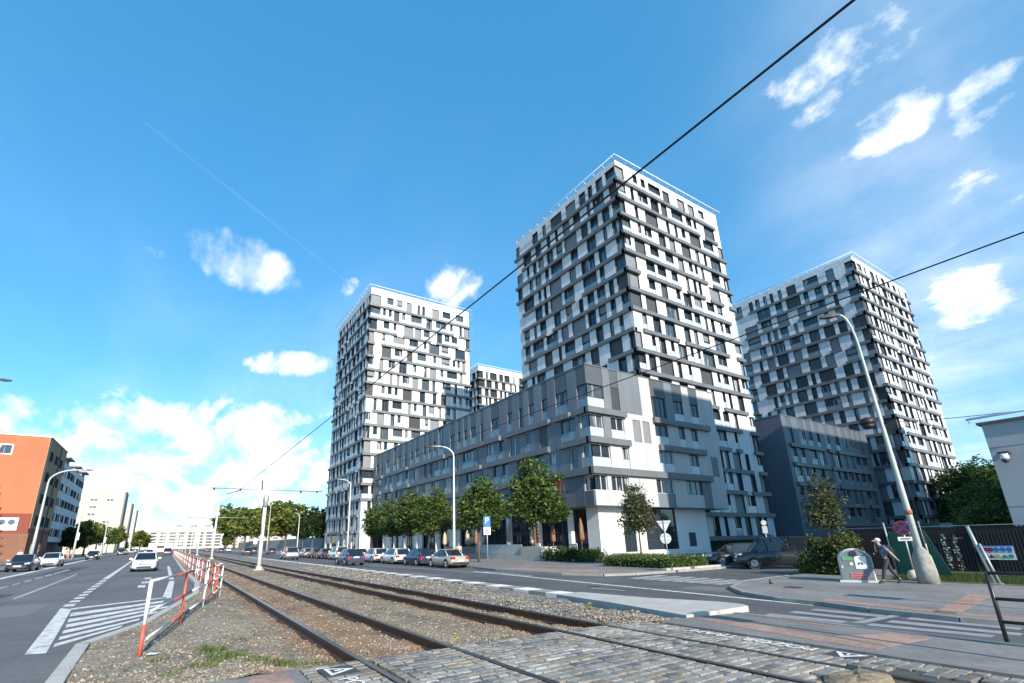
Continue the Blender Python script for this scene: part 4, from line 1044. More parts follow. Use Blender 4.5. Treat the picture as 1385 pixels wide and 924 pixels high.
for i, (u, y, s, pr_, lb) in enumerate(ST):
    x = xat(u, y); sd = 3 if pr_ == 's1' else 8
    tree('street_tree', lb, (x, y, g(y)+.1), i*1.3, s*1.06, pr_, GT2, h0=2.1, h1=6.6, spread=2.4, lobes=rl(sd, 2.9, 2.45, 4.75, 15, .42), n=8000, size=.15, mats=LF, seed=sd)
x = xat(869, -29)
tree('young_tree', 'slim young tree growing from the clipped hedge before the white wall', (x, -29, -.3), .5, .97, 'y1', h0=2.1, h1=5.8, r0=.075, spread=1.2, lobes=[((0, 0, 3.9), (1.0, 1., 1.5)), ((.5, .3, 3.1), (.7, .7, .8)), ((-.5, -.4, 3.2), (.75, .7, .8)), ((.1, 0, 5.2), (.55, .55, .8)), ((-.4, .5, 4.3), (.6, .6, .8)), ((.3, -.6, 4.4), (.6, .6, .8)), ((0, 0, 5.9), (.3, .3, .5))], n=4200, size=.1, mats=LB, seed=4)
x = xat(1131, -31)
tree('young_tree', 'thin sparse young tree above the reddish hedge by the side street', (x, -31, -.3), 1.5, .9, 'y2', h0=2.3, h1=5.6, r0=.07, spread=1.2, lobes=[((0, 0, 3.7), (.9, .9, 1.1)), ((.4, .3, 3.), (.7, .7, .7)), ((-.5, -.2, 3.2), (.7, .6, .7)), ((.1, 0, 4.9), (.45, .45, .8)), ((0, .5, 4.1), (.5, .5, .7)), ((-.3, .3, 5.4), (.3, .3, .4))], n=2600, size=.1, mats=LB, seed=6)
# trees up the street
GF = 'yellowing trees up the right side of the street'
for i, (u, y, s, pr_) in enumerate(((385, -34, 1.45, 'f1'), (362, -36, 1.4, 'f2'), (345, -38, 1.2, 'f1'), (330, -40, 1.15, 'f2'), (316, -42, 1.15, 'f1'), (304, -42, 1.2, 'f2'))):
    x = xat(u, y)
    tree('street_tree', ['yellow green tree right of the nearest tram pole', 'yellow green tree directly behind the nearest tram pole', 'tree just left of the nearest tram pole', 'bushy yellow tree between the first two tram poles', 'lower yellow tree right of the second tram pole', 'small tree beside the second tram pole top'][i], (x, y, -.3), i*1.1, s*x/130, pr_, GF,
         h0=2, h1=7.2, r0=.2, spread=2.6, lobes=rl(20+i, 3.5, 2.6, 5., 9), n=6500, size=.3, mats=LY, seed=20+i)
for i, (u, y, s) in enumerate(((421, -33, 1.05), (436, -36, 1.), (408, -37, .85))):
    x = xat(u, y)
    tree('dark_tree', ['tall dark green tree beside the left tower', 'dark tree tucked against the left tower edge', 'lower dark tree left of the tall dark one'][i], (x, y, -.3), i, s*x/125, 'd1', 'dark trees beside the left tower', h0=2.5, h1=8.5, r0=.2, spread=2.3, lobes=rl(33, 2.8, 3.6, 6., 9), n=7000, size=.28, mats=LD, seed=33)
# trees on the left
GLT = 'trees on the left pavement'
for i, (u, y, s, m, pr_) in enumerate(((92, 19, .72, LD, 'l1'), (112, 19, .78, LY, 'f1'), (128, 19, .7, LY, 'f2'), (143, 19, .62, LF, 's1'), (154, 19, .6, LY, 'f2'))):
    x = xat(u, y)
    tree('pavement_tree', ['dark leafy tree beside the orange building', 'yellow green tree left of the cream slab, behind the second lamp post', 'reddish yellow tree between the lamp posts on the left', 'round green tree before the cream slab', 'small yellowing tree at the foot of the cream slab'][i], (x, y, 0), i*2, s*x/118, pr_, GLT, h0=1.5, h1=6, r0=.2, spread=2.2, lobes=rl(50, 3.4, 2.6, 4.3, 8), n=6000, size=.28, mats=m, seed=50)
for i, (u, s) in enumerate(((182, 1.2), (189, 2.1), (198, 1.), (168, 1.), (243, 1.1), (232, 1.), (262, .8), (275, .9))):
    y = 16 if u < 200 else -38; x = min(420, xat(u, y)) if y < 0 else 330+i*20
    if y > 0:
        d = ray(u, 741); x = 380.; y = d.y/d.x*x
    tree('far_tree', ['low far tree left of the poplar', 'tall narrow far poplar at the end of the street', 'far tree right of the poplar', 'far tree below the cream slabs', 'far tree before the long pale building, right half', 'far tree before the long pale building, middle', 'far tree beside the second tram pole foot', 'far bushy tree right of the second tram pole foot'][i], (x, y, -.3), i*1.7, s*(.75 if u < 200 else 1.3), 'f1' if i % 2 else 'd1' if i != 1 else 'f2', 'far trees at the end of the street', lobes=rl(33, 2.8, 3.6, 6., 9), n=6500, size=.28, mats=LD, seed=33) 
    if i == 1: bpy.context.scene.objects[-1]
# big dark trees at the right behind the fence
for i, (u, y, s) in enumerate(((1327, -124, .97), (1350, -122, 1.02), (1378, -122, .95), (1330, -75, .42), (1375, -58, .42), (1350, -70, .48))):
    x = xat(u, y)
    tree('dark_tree', ['tall dark tree between the right tower and the grey building', 'dark tree touching the edge of the right tower', 'dark tree at the left edge of the grey building', 'lower dark tree in front of the group by the dark fence', 'dark tree hidden mostly behind the grey building', 'dark tree low behind the garage entrance'][i], (x, y, -.3), i*1.2, s*1.5, 'r1', 'dark trees behind the right fence', h0=2., h1=8., r0=.22, spread=2.8, lobes=rl(71, 3.4, 3.7, 5., 10), n=12000, size=.17, mats=LF, seed=71)
# spruce peeping in at the left edge
root = empty('spruce', (76, 17.6, 0)); tag(root, 'dark spruce at the very left edge before the orange wall', 'tree'); 
t = MB(); t.tube([(0, 0, 0), (0, 0, 9.5)], [.16, .02], 8); t.build('trunk', bark, root)
R = random.Random(4); c = MB()
for k in range(11):
    z = 1.2+k*.75; rr = 2.3*(1-k/12.)
    for j in range(11):
        a = 2*pi*j/11+k*.4; tip = Vector((cos(a)*rr, sin(a)*rr, z-.35*rr+.1)); n = Vector((-sin(a), cos(a), 0))
        for q in range(7):
            f = q/7.; p = Vector((0, 0, z)).lerp(tip, f+.1); w = (.38-.2*f)
            c.face([p-n*w+Vector((0, 0, -.08)), p+tip.normalized()*.28, p+n*w+Vector((0, 0, -.08)), p-tip.normalized()*.05], R.randrange(3))
c.build('crown', LD, root)
def hedge(name, label, box, n, size, mats, seed, cat='hedge', jag=.08, wave=0):
    R = random.Random(seed); x0, x1, y0, y1, z0, z1 = box; mb = MB()
    for k in range(n):
        f = R.random(); p = Vector((R.uniform(x0, x1), R.uniform(y0, y1), R.uniform(z0, z1)))
        s = R.randrange(3)
        if s == 0: p.z = z1
        elif s == 1: p.x = R.choice((x0, x0, x1))
        else: p.y = R.choice((y0, y1, y1))
        if wave: p.z = z0+(p.z-z0)*(1-wave*.5+wave*.5*sin(p.x*2.1+p.y*1.7+seed)+R.uniform(-.1, .1)*wave*2)
        p += Vector((R.gauss(0, jag), R.gauss(0, jag), R.gauss(0, jag)))
        a = Vector((R.uniform(-1, 1), R.uniform(-1, 1), R.uniform(-.6, 1))).normalized(); b = a.cross(Vector((R.uniform(-1, 1), R.uniform(-1, 1), R.uniform(-1, 1)))).normalized()
        q = size*R.uniform(.6, 1.3); mb.face([p-a*q, p-b*q*.6, p+a*q, p+b*q*.6], R.choices((0, 1, 2), (4, 4, 2))[0])
    i = len(mb.f); e = .12; mb.box(x0+e, x1-e, y0+e, y1-e, z0, z0+(z1-z0)*(.55 if wave else .85), 0)
    return tag(mb.build(name, mats), label, cat)
hedge('clipped_hedge', 'low clipped box hedge at the corner of the side street under the young tree', (20.7, 26.2, -30.6, -26.9, -.3, .32), 9000, .07, LF, 2)
mb = MB(); 
for a, b in (((19.75, -25.3), (19.75, -27.6)), ((19.75, -28.), (19.75, -31.2))): mb.box(a[0], a[0]+.35, b[1], a[1], -.4, -.13)
tag(mb.build('kerb_block', conc), 'pale concrete kerb end beside the clipped hedge', 'kerb')
x0 = xat(742, -29.2)
for i, (u, y, h, w) in enumerate(((752, -30.6, 1.25, 1.1), (768, -30.8, 1.0, 1.), (786, -31, 1.1, 1.1), (804, -31, 1.0, 1.1))):
    x = xat(u, y); R = random.Random(60+i); m = MB(); leaves(m, R, [((0, 0, h*.5), (w, w, h*.55)), ((.4, .3, h*.4), (w*.7, w*.7, h*.4)), ((-.4, -.3, h*.7), (w*.5, w*.5, h*.4))], 1500, .1)
    o = m.build('shrub', LF if i % 2 else LD); o.location = (x, y, -.25); tag(o, ['tallest dark shrub beside the ramp wall', 'second shrub along the white balustrade', 'third shrub along the white balustrade', 'fourth shrub, next to the lavender bed'][i], 'shrub', 'shrubs along the white balustrade')
R = random.Random(5); m = MB(); ga = M_leaf('grey_green_stalk', (.16, .18, .11)); gb = M_leaf('straw_stalk', (.22, .2, .12))
for k in range(5200):
    t = R.random(); x = 30.4-5.2*t+R.gauss(0, .5); y = -32.2+R.gauss(0, .75); h = R.uniform(.35, .85); dx, dy = R.gauss(0, .22), R.gauss(0, .22)
    m.face([(x-.02, y, -.25), (x+.02, y+.02, -.25), (x+dx, y+dy, -.25+h)], R.randrange(2))
tag(m.build('lavender_bed', [ga, gb]), 'grey green bed of lavender between the shrubs and the clipped hedge', 'plant bed', kind='stuff')
red_l = M_leaf('leaf_red', (.13, .065, .03))
hedge('red_hedge', 'tall loose hedge with reddish leaves behind the recycling bin', (xat(1148, -27.6), xat(1110, -28), -29.2, -27.6, -.3, 1.45), 8000, .08, [LD[1], LF[1], red_l], 8, wave=.25, jag=.14)
hedge('low_hedge', 'low yellow green hedge left of the reddish hedge in the side street', (13.0, 13.9, -30.6, -28.6, -.3, .6), 1800, .08, LY, 9, wave=.5, jag=.15)
hedge('dark_hedge', 'dark clipped hedge in the shade at the end of the white wall', (31.5, 35, -57.2, -55.6, -.3, 1.0), 2500, .1, LD, 12)
# ------------------------------------------------------------------ loose stones and weeds near the camera
R = random.Random(12); SM = [M('stone_%s' % n, c, .9, var=.25, scale=20) for n, c in (('brown', (.2, .155, .11)), ('grey', (.29, .25, .2)), ('pale', (.4, .35, .28)), ('dark', (.12, .1, .08)), ('rust', (.29, .165, .08)))]
mb = MB()
def stone(x, y, z, s, m):
    i = len(mb.v); a = R.uniform(0, pi); ca, sa = cos(a), sin(a)
    for dx, dy, dz in ((1, 0, 0), (0, .8, 0), (-1, 0, 0), (0, -.8, 0), (.15, .1, .7), (-.1, 0, -.6)):
        dx *= s*R.uniform(.7, 1.15); dy *= s*R.uniform(.7, 1.15); dz *= s*R.uniform(.7, 1.15); mb.v.append((x+dx*ca-dy*sa, y+dx*sa+dy*ca, z+dz))
    for f in ((0, 1, 4), (1, 2, 4), (2, 3, 4), (3, 0, 4), (1, 0, 5), (2, 1, 5), (3, 2, 5), (0, 3, 5)): mb.f.append(tuple(i+k for k in f)); mb.m.append(m); mb.sm.append(False)
cnt = 0
while cnt < 26000:
    x = 7.7+R.random()**2.1*34; y = R.uniform(-11, 1.2)
    if y > vedge(x)-.12: continue
    if y < -10.2 and x < 16: continue
    if y < -1.85:
        if min(abs(y-r) for r in RAILY) < .07: continue
        z = (bedz(x, y) if y > -8.55 else stripz(x, y)+.008)
        rust = max(0, 1-min(abs(y-r) for r in RAILY)/.5)
    else: z = verz(x, y); rust = max(0, (-y-1.1)/.9)
    m = 4 if R.random() < rust*.6 else R.choices((0, 1, 2, 3), (4, 4, 1.1, 2.))[0]
    s = R.choice((.011, .014, .018, .022, .03)) * (1.6 if y < -8.4 else 1)*(1+max(0, x-14)*.02)
    stone(x, y, z+s*.15, s, m); cnt += 1
tag(mb.build('loose_stones', SM), kind='stuff')
mb = MB(); GR = [M_leaf('weed_green', (.085, .14, .035)), M_leaf('weed_yellow', (.2, .19, .07)), M_leaf('weed_dark', (.04, .1, .03))]
def tuft(cx, cy, n, rad, h, z=None):
    for k in range(n):
        a = R.uniform(0, 2*pi); q = rad*sqrt(R.random()); x, y = cx+q*cos(a), cy+q*sin(a); hh = h*R.uniform(.4, 1.2); w = R.uniform(.004, .009)
        zz = (verz(x, y) if y > -1.9 else (bedz(x, y) if y > -8.6 else g(y)-.05)) if z is None else z
        dx, dy = R.gauss(0, .4)*hh, R.gauss(0, .4)*hh; b = R.uniform(0, pi); m = R.choices((0, 1, 2), (4, 3, 2))[0]
        mb.face([(x-w*cos(b), y-w*sin(b), zz), (x+w*cos(b), y+w*sin(b), zz), (x+dx*.6+w*cos(b), y+dy*.6, zz+hh*.7), (x+dx, y+dy, zz+hh)], m)
for px, py, n, rd, h in ((285, 885, 420, .22, .14), (300, 893, 420, .26, .12), (276, 905, 260, .2, .1), (318, 892, 200, .2, .1), (345, 896, 260, .18, .1), (365, 897, 300, .22, .09), (385, 895, 300, .22, .09), (405, 893, 260, .2, .08), (440, 888, 260, .2, .08), (465, 887, 240, .18, .08), (212, 898, 160, .15, .09), (230, 915, 160, .2, .08), (320, 868, 90, .12, .08), (330, 866, 90, .1, .08), (318, 831, 70, .12, .07), (255, 852, 40, .1, .06), (690, 860, 200, .2, .1), (665, 866, 200, .25, .1), (720, 858, 160, .2, .09), (800, 848, 260, .25, .1), (780, 851, 200, .2, .1), (640, 790, 200, .5, .14), (610, 787, 220, .6, .14), (560, 785, 260, .9, .15), (545, 789, 240, .8, .14), (790, 824, 120, .4, .1), (800, 818, 120, .3, .1), (860, 835, 120, .3, .08), (590, 791, 180, .6, .12)):
    p = at(px, py, -.02); tuft(p.x, p.y, int(n*.5), rd, h*.8)
tag(mb.build('weeds', GR), kind='stuff')
mb = MB(); R = random.Random(21)
pd = at(1192, 917)
for k in range(260):
    p = Vector((pd.x+R.gauss(0, .1), pd.y+R.gauss(0, .1), -.14)); d = Vector((R.gauss(0, .08), R.gauss(0, .08), R.uniform(.03, .13))); w = .005
    mb.face([p+Vector((w, 0, 0)), p-Vector((w, 0, 0)), p+d])
tag(mb.build('dry_stalks', M('dry_stalk', (.3, .18, .09), .9, var=.4)), kind='stuff')
leafm = M('fallen_leaf', (.4, .36, .08), .7, var=.3, scale=10); mb = MB()
for px, py in ((690, 812), (695, 815), (800, 818), (795, 822), (617, 864), (900, 846), (840, 815), (610, 787), (655, 808), (520, 800), (700, 825)):
    p = at(px, py, -.0); z = p.z+.02
    for k in range(3):
        a = R.uniform(0, 6); s = .06; q = p+Vector((R.gauss(0, .1), R.gauss(0, .1), 0)); mb.face([(q.x+s*cos(a), q.y+s*sin(a), z), (q.x-s*.6*sin(a), q.y+s*.6*cos(a), z+.02), (q.x-s*cos(a), q.y-s*sin(a), z), (q.x+s*.6*sin(a), q.y-s*.6*cos(a), z+.015)])
tag(mb.build('fallen_leaves', leafm), kind='stuff')
# grass strip along the right fence
R = random.Random(33); mb = MB()
for k in range(9000):
    x = R.uniform(1.5, 9.2); y = -26.3+R.uniform(-3.6, .3) - (x-5)*.05; h = R.uniform(.06, .3); w = .012; dx, dy = R.gauss(0, .1), R.gauss(0, .1)
    mb.face([(x-w, y, -.26), (x+w, y, -.26), (x+dx, y+dy, -.26+h)], R.choices((0, 1, 2), (4, 3, 2))[0])
tag(mb.build('grass', GR), kind='stuff')
sheet('soil', dirt, [(1, -25.6), (9.6, -25.9), (9.6, -32.5), (1, -32.5)], .115, thick=.05)
# ------------------------------------------------------------------ railing with red and white bands
redw = M('red_paint', (.5, .09, .06), .5, var=.15, scale=8); whw = M('white_paint_worn', (.72, .7, .67), .5, var=.1, scale=6)
def banded(mb, a, b, r, step, k0=0, n=8):
    a, b = Vector(a), Vector(b); L = (b-a).length; c = max(1, int(round(L/step)))
    for k in range(c): mb.tube([a.lerp(b, k/c), a.lerp(b, (k+1)/c)], r, n, (k+k0) % 2)
root = empty('safety_railing'); tag(root, 'near railing panel of red and white tubes across the end of the gravel verge', 'railing', 'red and white railings')
A, B = Vector((10.2, .15, 0)), Vector((21.1, -1.86, 0)); hA, hB = 1.12, 1.02
def on(t, z): p = A.lerp(B, t); return (p.x, p.y, z)
mb = MB(); mb.tube([on(0, -.1), on(0, .45)], .032, 10, 0); mb.tube([on(0, .45), on(0, hA)], .031, 10, 1); mb.build('post', [redw, whw], root)
for t, c in ((.31, 0), (.62, 1), (.84, 0), (1, 1)):
    mb = MB(); mb.tube([on(t, -.1), on(t, hA+(hB-hA)*t)], .029 if c else .027, 10, c); mb.build('post', [redw, whw], root)
for z, k in ((1., 1), (.62, 1), (.2, 1)):
    mb = MB(); banded(mb, on(0, hA*z if z == 1 else z), on(1, hB*z if z == 1 else z-.02), .024, 2.2, k); mb.build('rail', [redw, whw], root)
root = empty('safety_railing'); tag(root, 'long railing of red and white bars running along the tram track into the distance', 'railing', 'red and white railings')
P0, P1 = Vector((21.1, -1.86, 0)), Vector((34, -1.62, 0)); P2 = Vector((150, -1.55, 0))
def fence_run(P0, P1, step):
    L = (P1-P0).length; n = int(L/step)
    for k in range(1, n+1):
        p = P0.lerp(P1, k/n); mb = MB(); mb.tube([(p.x, p.y, -.15), (p.x, p.y, 1.0)], .026, 6, 0 if k % 5 in (1, 3) else 1); mb.build('post', [redw, whw], root)
    for z in (1.02, .6, .18):
        mb = MB(); banded(mb, (P0.x, P0.y, z), (P1.x, P1.y, z), .024, 2.4, 1, 6); mb.build('rail', [redw, whw], root)
fence_run(P0, P1, 1.25); fence_run(P1, P2, 2.4)
# ------------------------------------------------------------------ tram poles and wires
pole_w = M('white_pole_paint', (.66, .66, .65), .55, var=.1, scale=2, streak=(1, 1, .2)); wire_m = M('wire', (.02, .02, .022), .5, .3); steel = M('galvanised_steel', (.4, .42, .42), .5, .5, var=.12, scale=4)
lamp_p = M('lamp_post_grey_green', (.42, .46, .43), .6, var=.1, scale=1.5, streak=(1, 1, .2)); lamp_w = M('lamp_post_white', (.58, .6, .58), .55, var=.08, scale=2)
GTP = 'tram poles between the tracks'
for i, x in enumerate((41.6, 85, 128, 171, 214, 257, 300, 343)):
    y = -6.1+.3*(i > 0); root = empty('tram_pole', (x, y, g(y)-.1))
    tag(root, ['nearest white tram pole, with crossarm and cable box, standing between the two tracks', 'second white tram pole seen left of the nearest one', 'third white tram pole, thinner beside the second', 'fourth white tram pole in the row between the tracks', 'fifth white tram pole of the receding row', 'sixth white tram pole of the receding row', 'seventh white tram pole of the receding row', 'farthest white tram pole of the receding row'][i], 'tram pole', GTP)
    m = MB(); m.tube([(0, 0, 0), (0, 0, 3.5), (0, 0, 8.0)], [.16, .135, .11], 14); m.build('pole', pole_w, root)
    m = MB(); m.tube([(0, 3.9, 6.0), (0, -4.3, 6.0)], .045, 8); m.build('crossarm', steel, root)
    m = MB()
    for yy in (3.7, 1.9, -2.6, -3.9): m.tube([(0, yy, 6.0), (0, yy, 5.86)], .06, 8)
    m.tube([(0, 1.9, 5.9), (-1.3, 1.9+1.0, 5.45)], .025, 6); m.tube([(0, -2.7, 5.95), (-1.4, -2.2, 5.6)], .025, 6); m.build('insulator', wire_m, root)
    m = MB(); m.box(-.24, .24, -.2, .2, .05, .25); m.lathe([(.45, .0), (.4, .09), (.2, .1)], (0, 0, -.02), 12); m.build('foot', conc, root)
    if i == 0:
        m = MB(); m.lathe([(.06, 4.6), (.15, 4.75), (.22, 5.2), (.2, 5.5), (.12, 5.6)], (-.1, 0, 0), 10); m.build('cable_box', steel, root)
        m = MB(); m.tube([(-.2, .12, 5.4), (-.28, .2, 4.6), (-.2, .2, 3.6), (-.17, .1, 2.6)], .03, 6); m.tube([(-.02, .35, 6.0), (-.02, .4, 6.7)], .05, 6); m.build('cable', wire_m, root)
def wire(pts, r, label, sag=0., grp='overhead wires'):
    a, b = Vector(pts[0]), Vector(pts[1]); n = 40; m = MB()
    m.tube([a.lerp(b, k/n)-Vector((0, 0, sag*4*(k/n)*(1-k/n))) for k in range(n+1)], r, 6); tag(m.build('overhead_wire', wire_m), label, 'wire', grp)
wire(((-8, -4.2, 5.86), (343, -4.2, 5.9)), .013, 'upper black overhead wire crossing the picture to the top right corner')
wire(((-8, -10.15, 5.87), (343, -10.15, 5.95)), .013, 'lower black overhead wire running down from the right edge across the towers')
wire((tuple(CAM+ray(1195, 571)*34.), tuple(CAM+ray(1400, 552)*30.)), .022, 'thin short span wire at the right above the grey building', .15)
# ------------------------------------------------------------------ street lamps
def arm_lamp(root, h, arm, ddir, r0, r1, mat, bow=.9, head=True):
    d = Vector((ddir[0], ddir[1], 0)).normalized(); pts = [(0, 0, 0), (0, 0, h*.33), (0, 0, h-bow)]; rr = [r0, r0*.8, r1]
    for k in range(1, 8):
        a = pi/2*k/7*.92; p = d*(arm*.75*(1-cos(a)))+Vector((0, 0, h-bow+bow*sin(a))); pts.append(tuple(p)); rr.append(r1)
    e = d*arm+Vector((0, 0, h+.06)); pts.append(tuple(e)); rr.append(r1*.8)
    m = MB(); m.tube(pts, rr, 12); m.build('pole', mat, root)
    if head:
        s = Vector((-d.y, d.x, 0)); m = MB(); e = d*(arm-.1)+Vector((0, 0, h+.05)); q = []
        for (l, w, z0, z1) in ((0, .06, -.05, .06), (.35, .15, -.08, .08), (.75, .1, -.03, .06)): 
            c = e+d*l; q.append([c+s*w+Vector((0, 0, z0)), c-s*w+Vector((0, 0, z0)), c-s*w*.8+Vector((0, 0, z1)), c+s*w*.8+Vector((0, 0, z1))])
        for k in range(2): m.hexa(q[k]+q[k+1])
        m.build('lamp_head', M('lamp_head_grey', (.045, .048, .05), .7), root, True)
GLP = 'arched street lamps'
x = xat(614.5, -22.2); root = empty('street_lamp', (x, -22.2, -.3)); tag(root, 'tall pale lamp post rising beside the street trees, before the middle of the grey block', 'street lamp', GLP); arm_lamp(root, 10.9, 2.3, (.75, .65), .13, .065, lamp_w, 1.1)
x = xat(468.5, -22.2); root = empty('street_lamp', (x, -22.2, -.3)); tag(root, 'pale lamp post in front of the left white tower', 'street lamp', GLP); arm_lamp(root, 11.4, 2.6, (.75, .65), .13, .065, lamp_w, 1.1)
for u, lb in ((401, 'slim lamp post among the yellow trees near the left tower'), (360, 'slim lamp post just right of the nearest tram pole')):
    x = xat(u, -23); root = empty('street_lamp', (x, -23, -.3)); tag(root, lb, 'street lamp', GLP); arm_lamp(root, 8.5 if u == 401 else 13., 1.6, (.8, .5), .12, .06, lamp_w, .9)
GLL = 'street lamps on the left pavement'
for u, h, lb, arm in ((39, 11.2, 'large lamp post with long arched arm before the orange building', 3.4), (97, 9.2, 'second lamp post on the left, in front of the pale blue panel building', .2), (137, 9.2, 'third lamp post on the left, before the cream slab', .2)):
    x = xat(u, 13.4, 0); root = empty('street_lamp', (x, 13.4, 0)); tag(root, lb, 'street lamp', GLL); arm_lamp(root, h, arm, (-.05, -1), .19, .09, lamp_p, 1.6 if arm > 1 else .3, arm > 1)
    if arm < 1:
        m = MB(); m.box(-.25, .05, -.35, .0, 3.2, 4.4); m.build('advert_panel', rail_w, root)
# lamp arm entering the frame at the left edge
root = empty('street_lamp', (46, 13.6, 0)); tag(root, 'lamp whose head alone enters the picture at the left edge of the sky', 'street lamp', GLL)
p = CAM+ray(8, 514)*1.; d = ray(14, 514.5); t = (11.0-0)/d.y; hp = CAM+d*t
root.location = (hp.x+.1, 13.9, 0); arm_lamp(root, hp.z-.05, 2.3, (0, -1), .17, .08, lamp_p, 1.2)
# the large leaning-looking lamp post on the right corner
x = xat(1258, -25.0); root = empty('street_lamp', (x, -25.0, -.26)); tag(root, 'big grey green lamp post with wide stepped foot on the right corner pavement', 'street lamp', GLP)
root.rotation_euler = (radians(-4.5), 0, 0); arm_lamp(root, 11.2, .45, (.75, .62), .12, .05, lamp_p, 1.5)
m = MB(); m.lathe([(.34, 0), (.33, .5), (.29, 1.0), (.2, 1.22), (.135, 1.34)], (0, 0, 0), 18); m.build('foot', M('foot_concrete', (.31, .31, .275), .85, var=.3, scale=5, bump=.3, bscale=30, big=(1.6, .65, 1.1)), root)
m = MB(); m.lathe([(.125, 2.6), (.128, 2.68), (.125, 2.76)], (0, 0, 0), 16); m.build('rust_band', M('rusty_orange_band', (.3, .11, .05), .8, var=.3, scale=9), root)
m = MB(); m.tube([(0, 0, 6.5), (.3, .28, 6.52)], .03, 6); m.lathe([(.05, .3), (.26, .22), (.3, .05), (.24, 0)], (.36, .34, 6.3), 16); m.lathe([(.24, 0), (.2, -.14), (.1, -.2)], (.36, .34, 6.3), 16); m.build('hanging_lantern', wire_m, root)
m = MB(); m.tube([(-.3, .2, 1.5), (-.33, .25, 4.), (-.1, .1, 6.3)], .012, 5); m.build('cable', wire_m, root)
# ------------------------------------------------------------------ signs
def post(root, h, r, mat, name='post'):
    m = MB(); m.tube([(0, 0, 0), (0, 0, h)], r, 10); m.build(name, mat, root)
blue_s = M('sign_blue', (.03, .16, .42), .4); white_s = M('sign_white', (.72, .73, .72), .4); red_s = M('sign_red', (.24, .02, .035), .4); back_s = M('sign_back_grey', (.55, .57, .57), .4, .2)
def P_text(txt, size, mat, parent, loc, rot, name='lettering', ext=.002, align='CENTER'):
    cu = bpy.data.curves.new(name, 'FONT'); cu.body = txt; cu.size = size; cu.extrude = ext; cu.align_x = align; cu.align_y = 'CENTER'; cu.materials.append(mat)
    q = bpy.data.objects.new(name, cu); C.objects.link(q); me = bpy.data.meshes.new_from_object(q.evaluated_get(bpy.context.evaluated_depsgraph_get())); bpy.data.objects.remove(q)
    o = bpy.data.objects.new(name, me); C.objects.link(o); o.location = loc; o.rotation_euler = rot
    if parent: o.parent = parent
    return o
toCam = lambda x, y: math.atan2(-y, -x)
x = xat(660, -20.9, -.24); root = empty('parking_sign', (x, -20.9, -.24), toCam(x, -20.9)); tag(root, 'blue and white parking sign on a thin post at the right kerb', 'parking sign')
post(root, 3.7, .035, steel)
m = MB(); m.box(.03, .05, -.27, .27, 2.95, 3.75); o = m.build('sign_plate', blue_s, root)
m = MB(); m.box(.03, .055, -.27, .27, 2.35, 2.93); o2 = m.build('lower_plate', white_s, root)
P_text('P', .62, white_s, o, (.052, 0, 3.4), (pi/2, 0, pi/2)); 
m = MB(); m.box(.055, .06, -.2, .2, 2.45, 2.55); m.box(.055, .06, -.14, .14, 2.62, 2.72); m.build('printed_line', M('print_grey', (.2, .2, .22), .5), o2)
# yield sign and round sign seen from behind
x = xat(906, -27.6); root = empty('yield_sign', (x, -27.6, -.3), toCam(x, -27.6)); tag(root, 'grey backs of a triangular and a round sign on one post in the clipped hedge', 'road sign')
post(root, 3.05, .035, steel)
m = MB(); T = [(-.045, y, z) for y, z in ((-.45, 3.0), (.45, 3.0), (0, 2.22))]; m.face(T[::-1]); m.face([(p[0]-.015, p[1], p[2]) for p in T])
for k in range(3): a, b = T[k], T[(k+1) % 3]; m.face([a, b, (b[0]-.015, b[1], b[2]), (a[0]-.015, a[1], a[2])])
o = m.build('triangle_plate', back_s, root); m = MB(); m.box(-.03, -.012, -.4, .4, 2.86, 2.9); m.build('clamp_bar', steel, o)
m = MB(); m.disc((-.045, 0, 1.88), (1, 0, 0), .34, .015, 28); o = m.build('round_plate', back_s, root); m = MB(); m.box(-.03, -.012, -.3, .3, 2.0, 2.03); m.box(-.03, -.012, -.3, .3, 1.74, 1.77); m.build('clamp_bar', steel, o)
# no stopping sign at the right
x = xat(1240, -27.2); z_s = CAM.z+ (ray(1216, 714)*(x/ray(1216, 714).x)).z
root = empty('no_stopping_sign', (x, -27.2, -.25), toCam(x, -27.2)); tag(root, 'round dark blue no stopping sign with red ring and white plate beneath', 'road sign')
post(root, z_s+.25+.3, .03, steel)
m = MB(); m.disc((.03, 0, z_s+.25), (1, 0, 0), .3, .02, 28); o = m.build('round_plate', red_s, root)
m = MB(); m.disc((.045, 0, z_s+.25), (1, 0, 0), .245, .014, 28); m.build('blue_field', M('sign_blue_shaded', (.012, .016, .08), .4), o)  # ring and field colours dimmed to carry the shade on the sign
m = MB(); 
for s in (1, -1): m.hexa([(.053, -.2*s-.03, z_s+.05), (.053, -.2*s+.03, z_s+.05), (.06, -.2*s+.03, z_s+.05), (.06, -.2*s-.03, z_s+.05), (.053, .2*s-.03, z_s+.45), (.053, .2*s+.03, z_s+.45), (.06, .2*s+.03, z_s+.45), (.06, .2*s-.03, z_s+.45)])
m.build('red_cross', red_s, o)
m = MB(); m.box(.03, .045, -.24, .24, z_s-.3, z_s-.13); o = m.build('white_plate', white_s, root); m = MB(); m.box(.045, .05, -.15, .15, z_s-.235, z_s-.195); m.build('printed_arrow', wire_m, o)
# small sign by the dark block
x = xat(1043, -40); root = empty('small_sign', (x, -40, -.3), toCam(x, -40)); tag(root, 'small pale sign on a post in the shade between the towers', 'road sign'); post(root, 3.1, .03, steel)
m = MB(); m.disc((.03, 0, 2.9), (1, 0, 0), .2, .02, 16); m.box(.02, .04, -.18, .18, 2.1, 2.65); m.build('sign_plate', back_s, root)
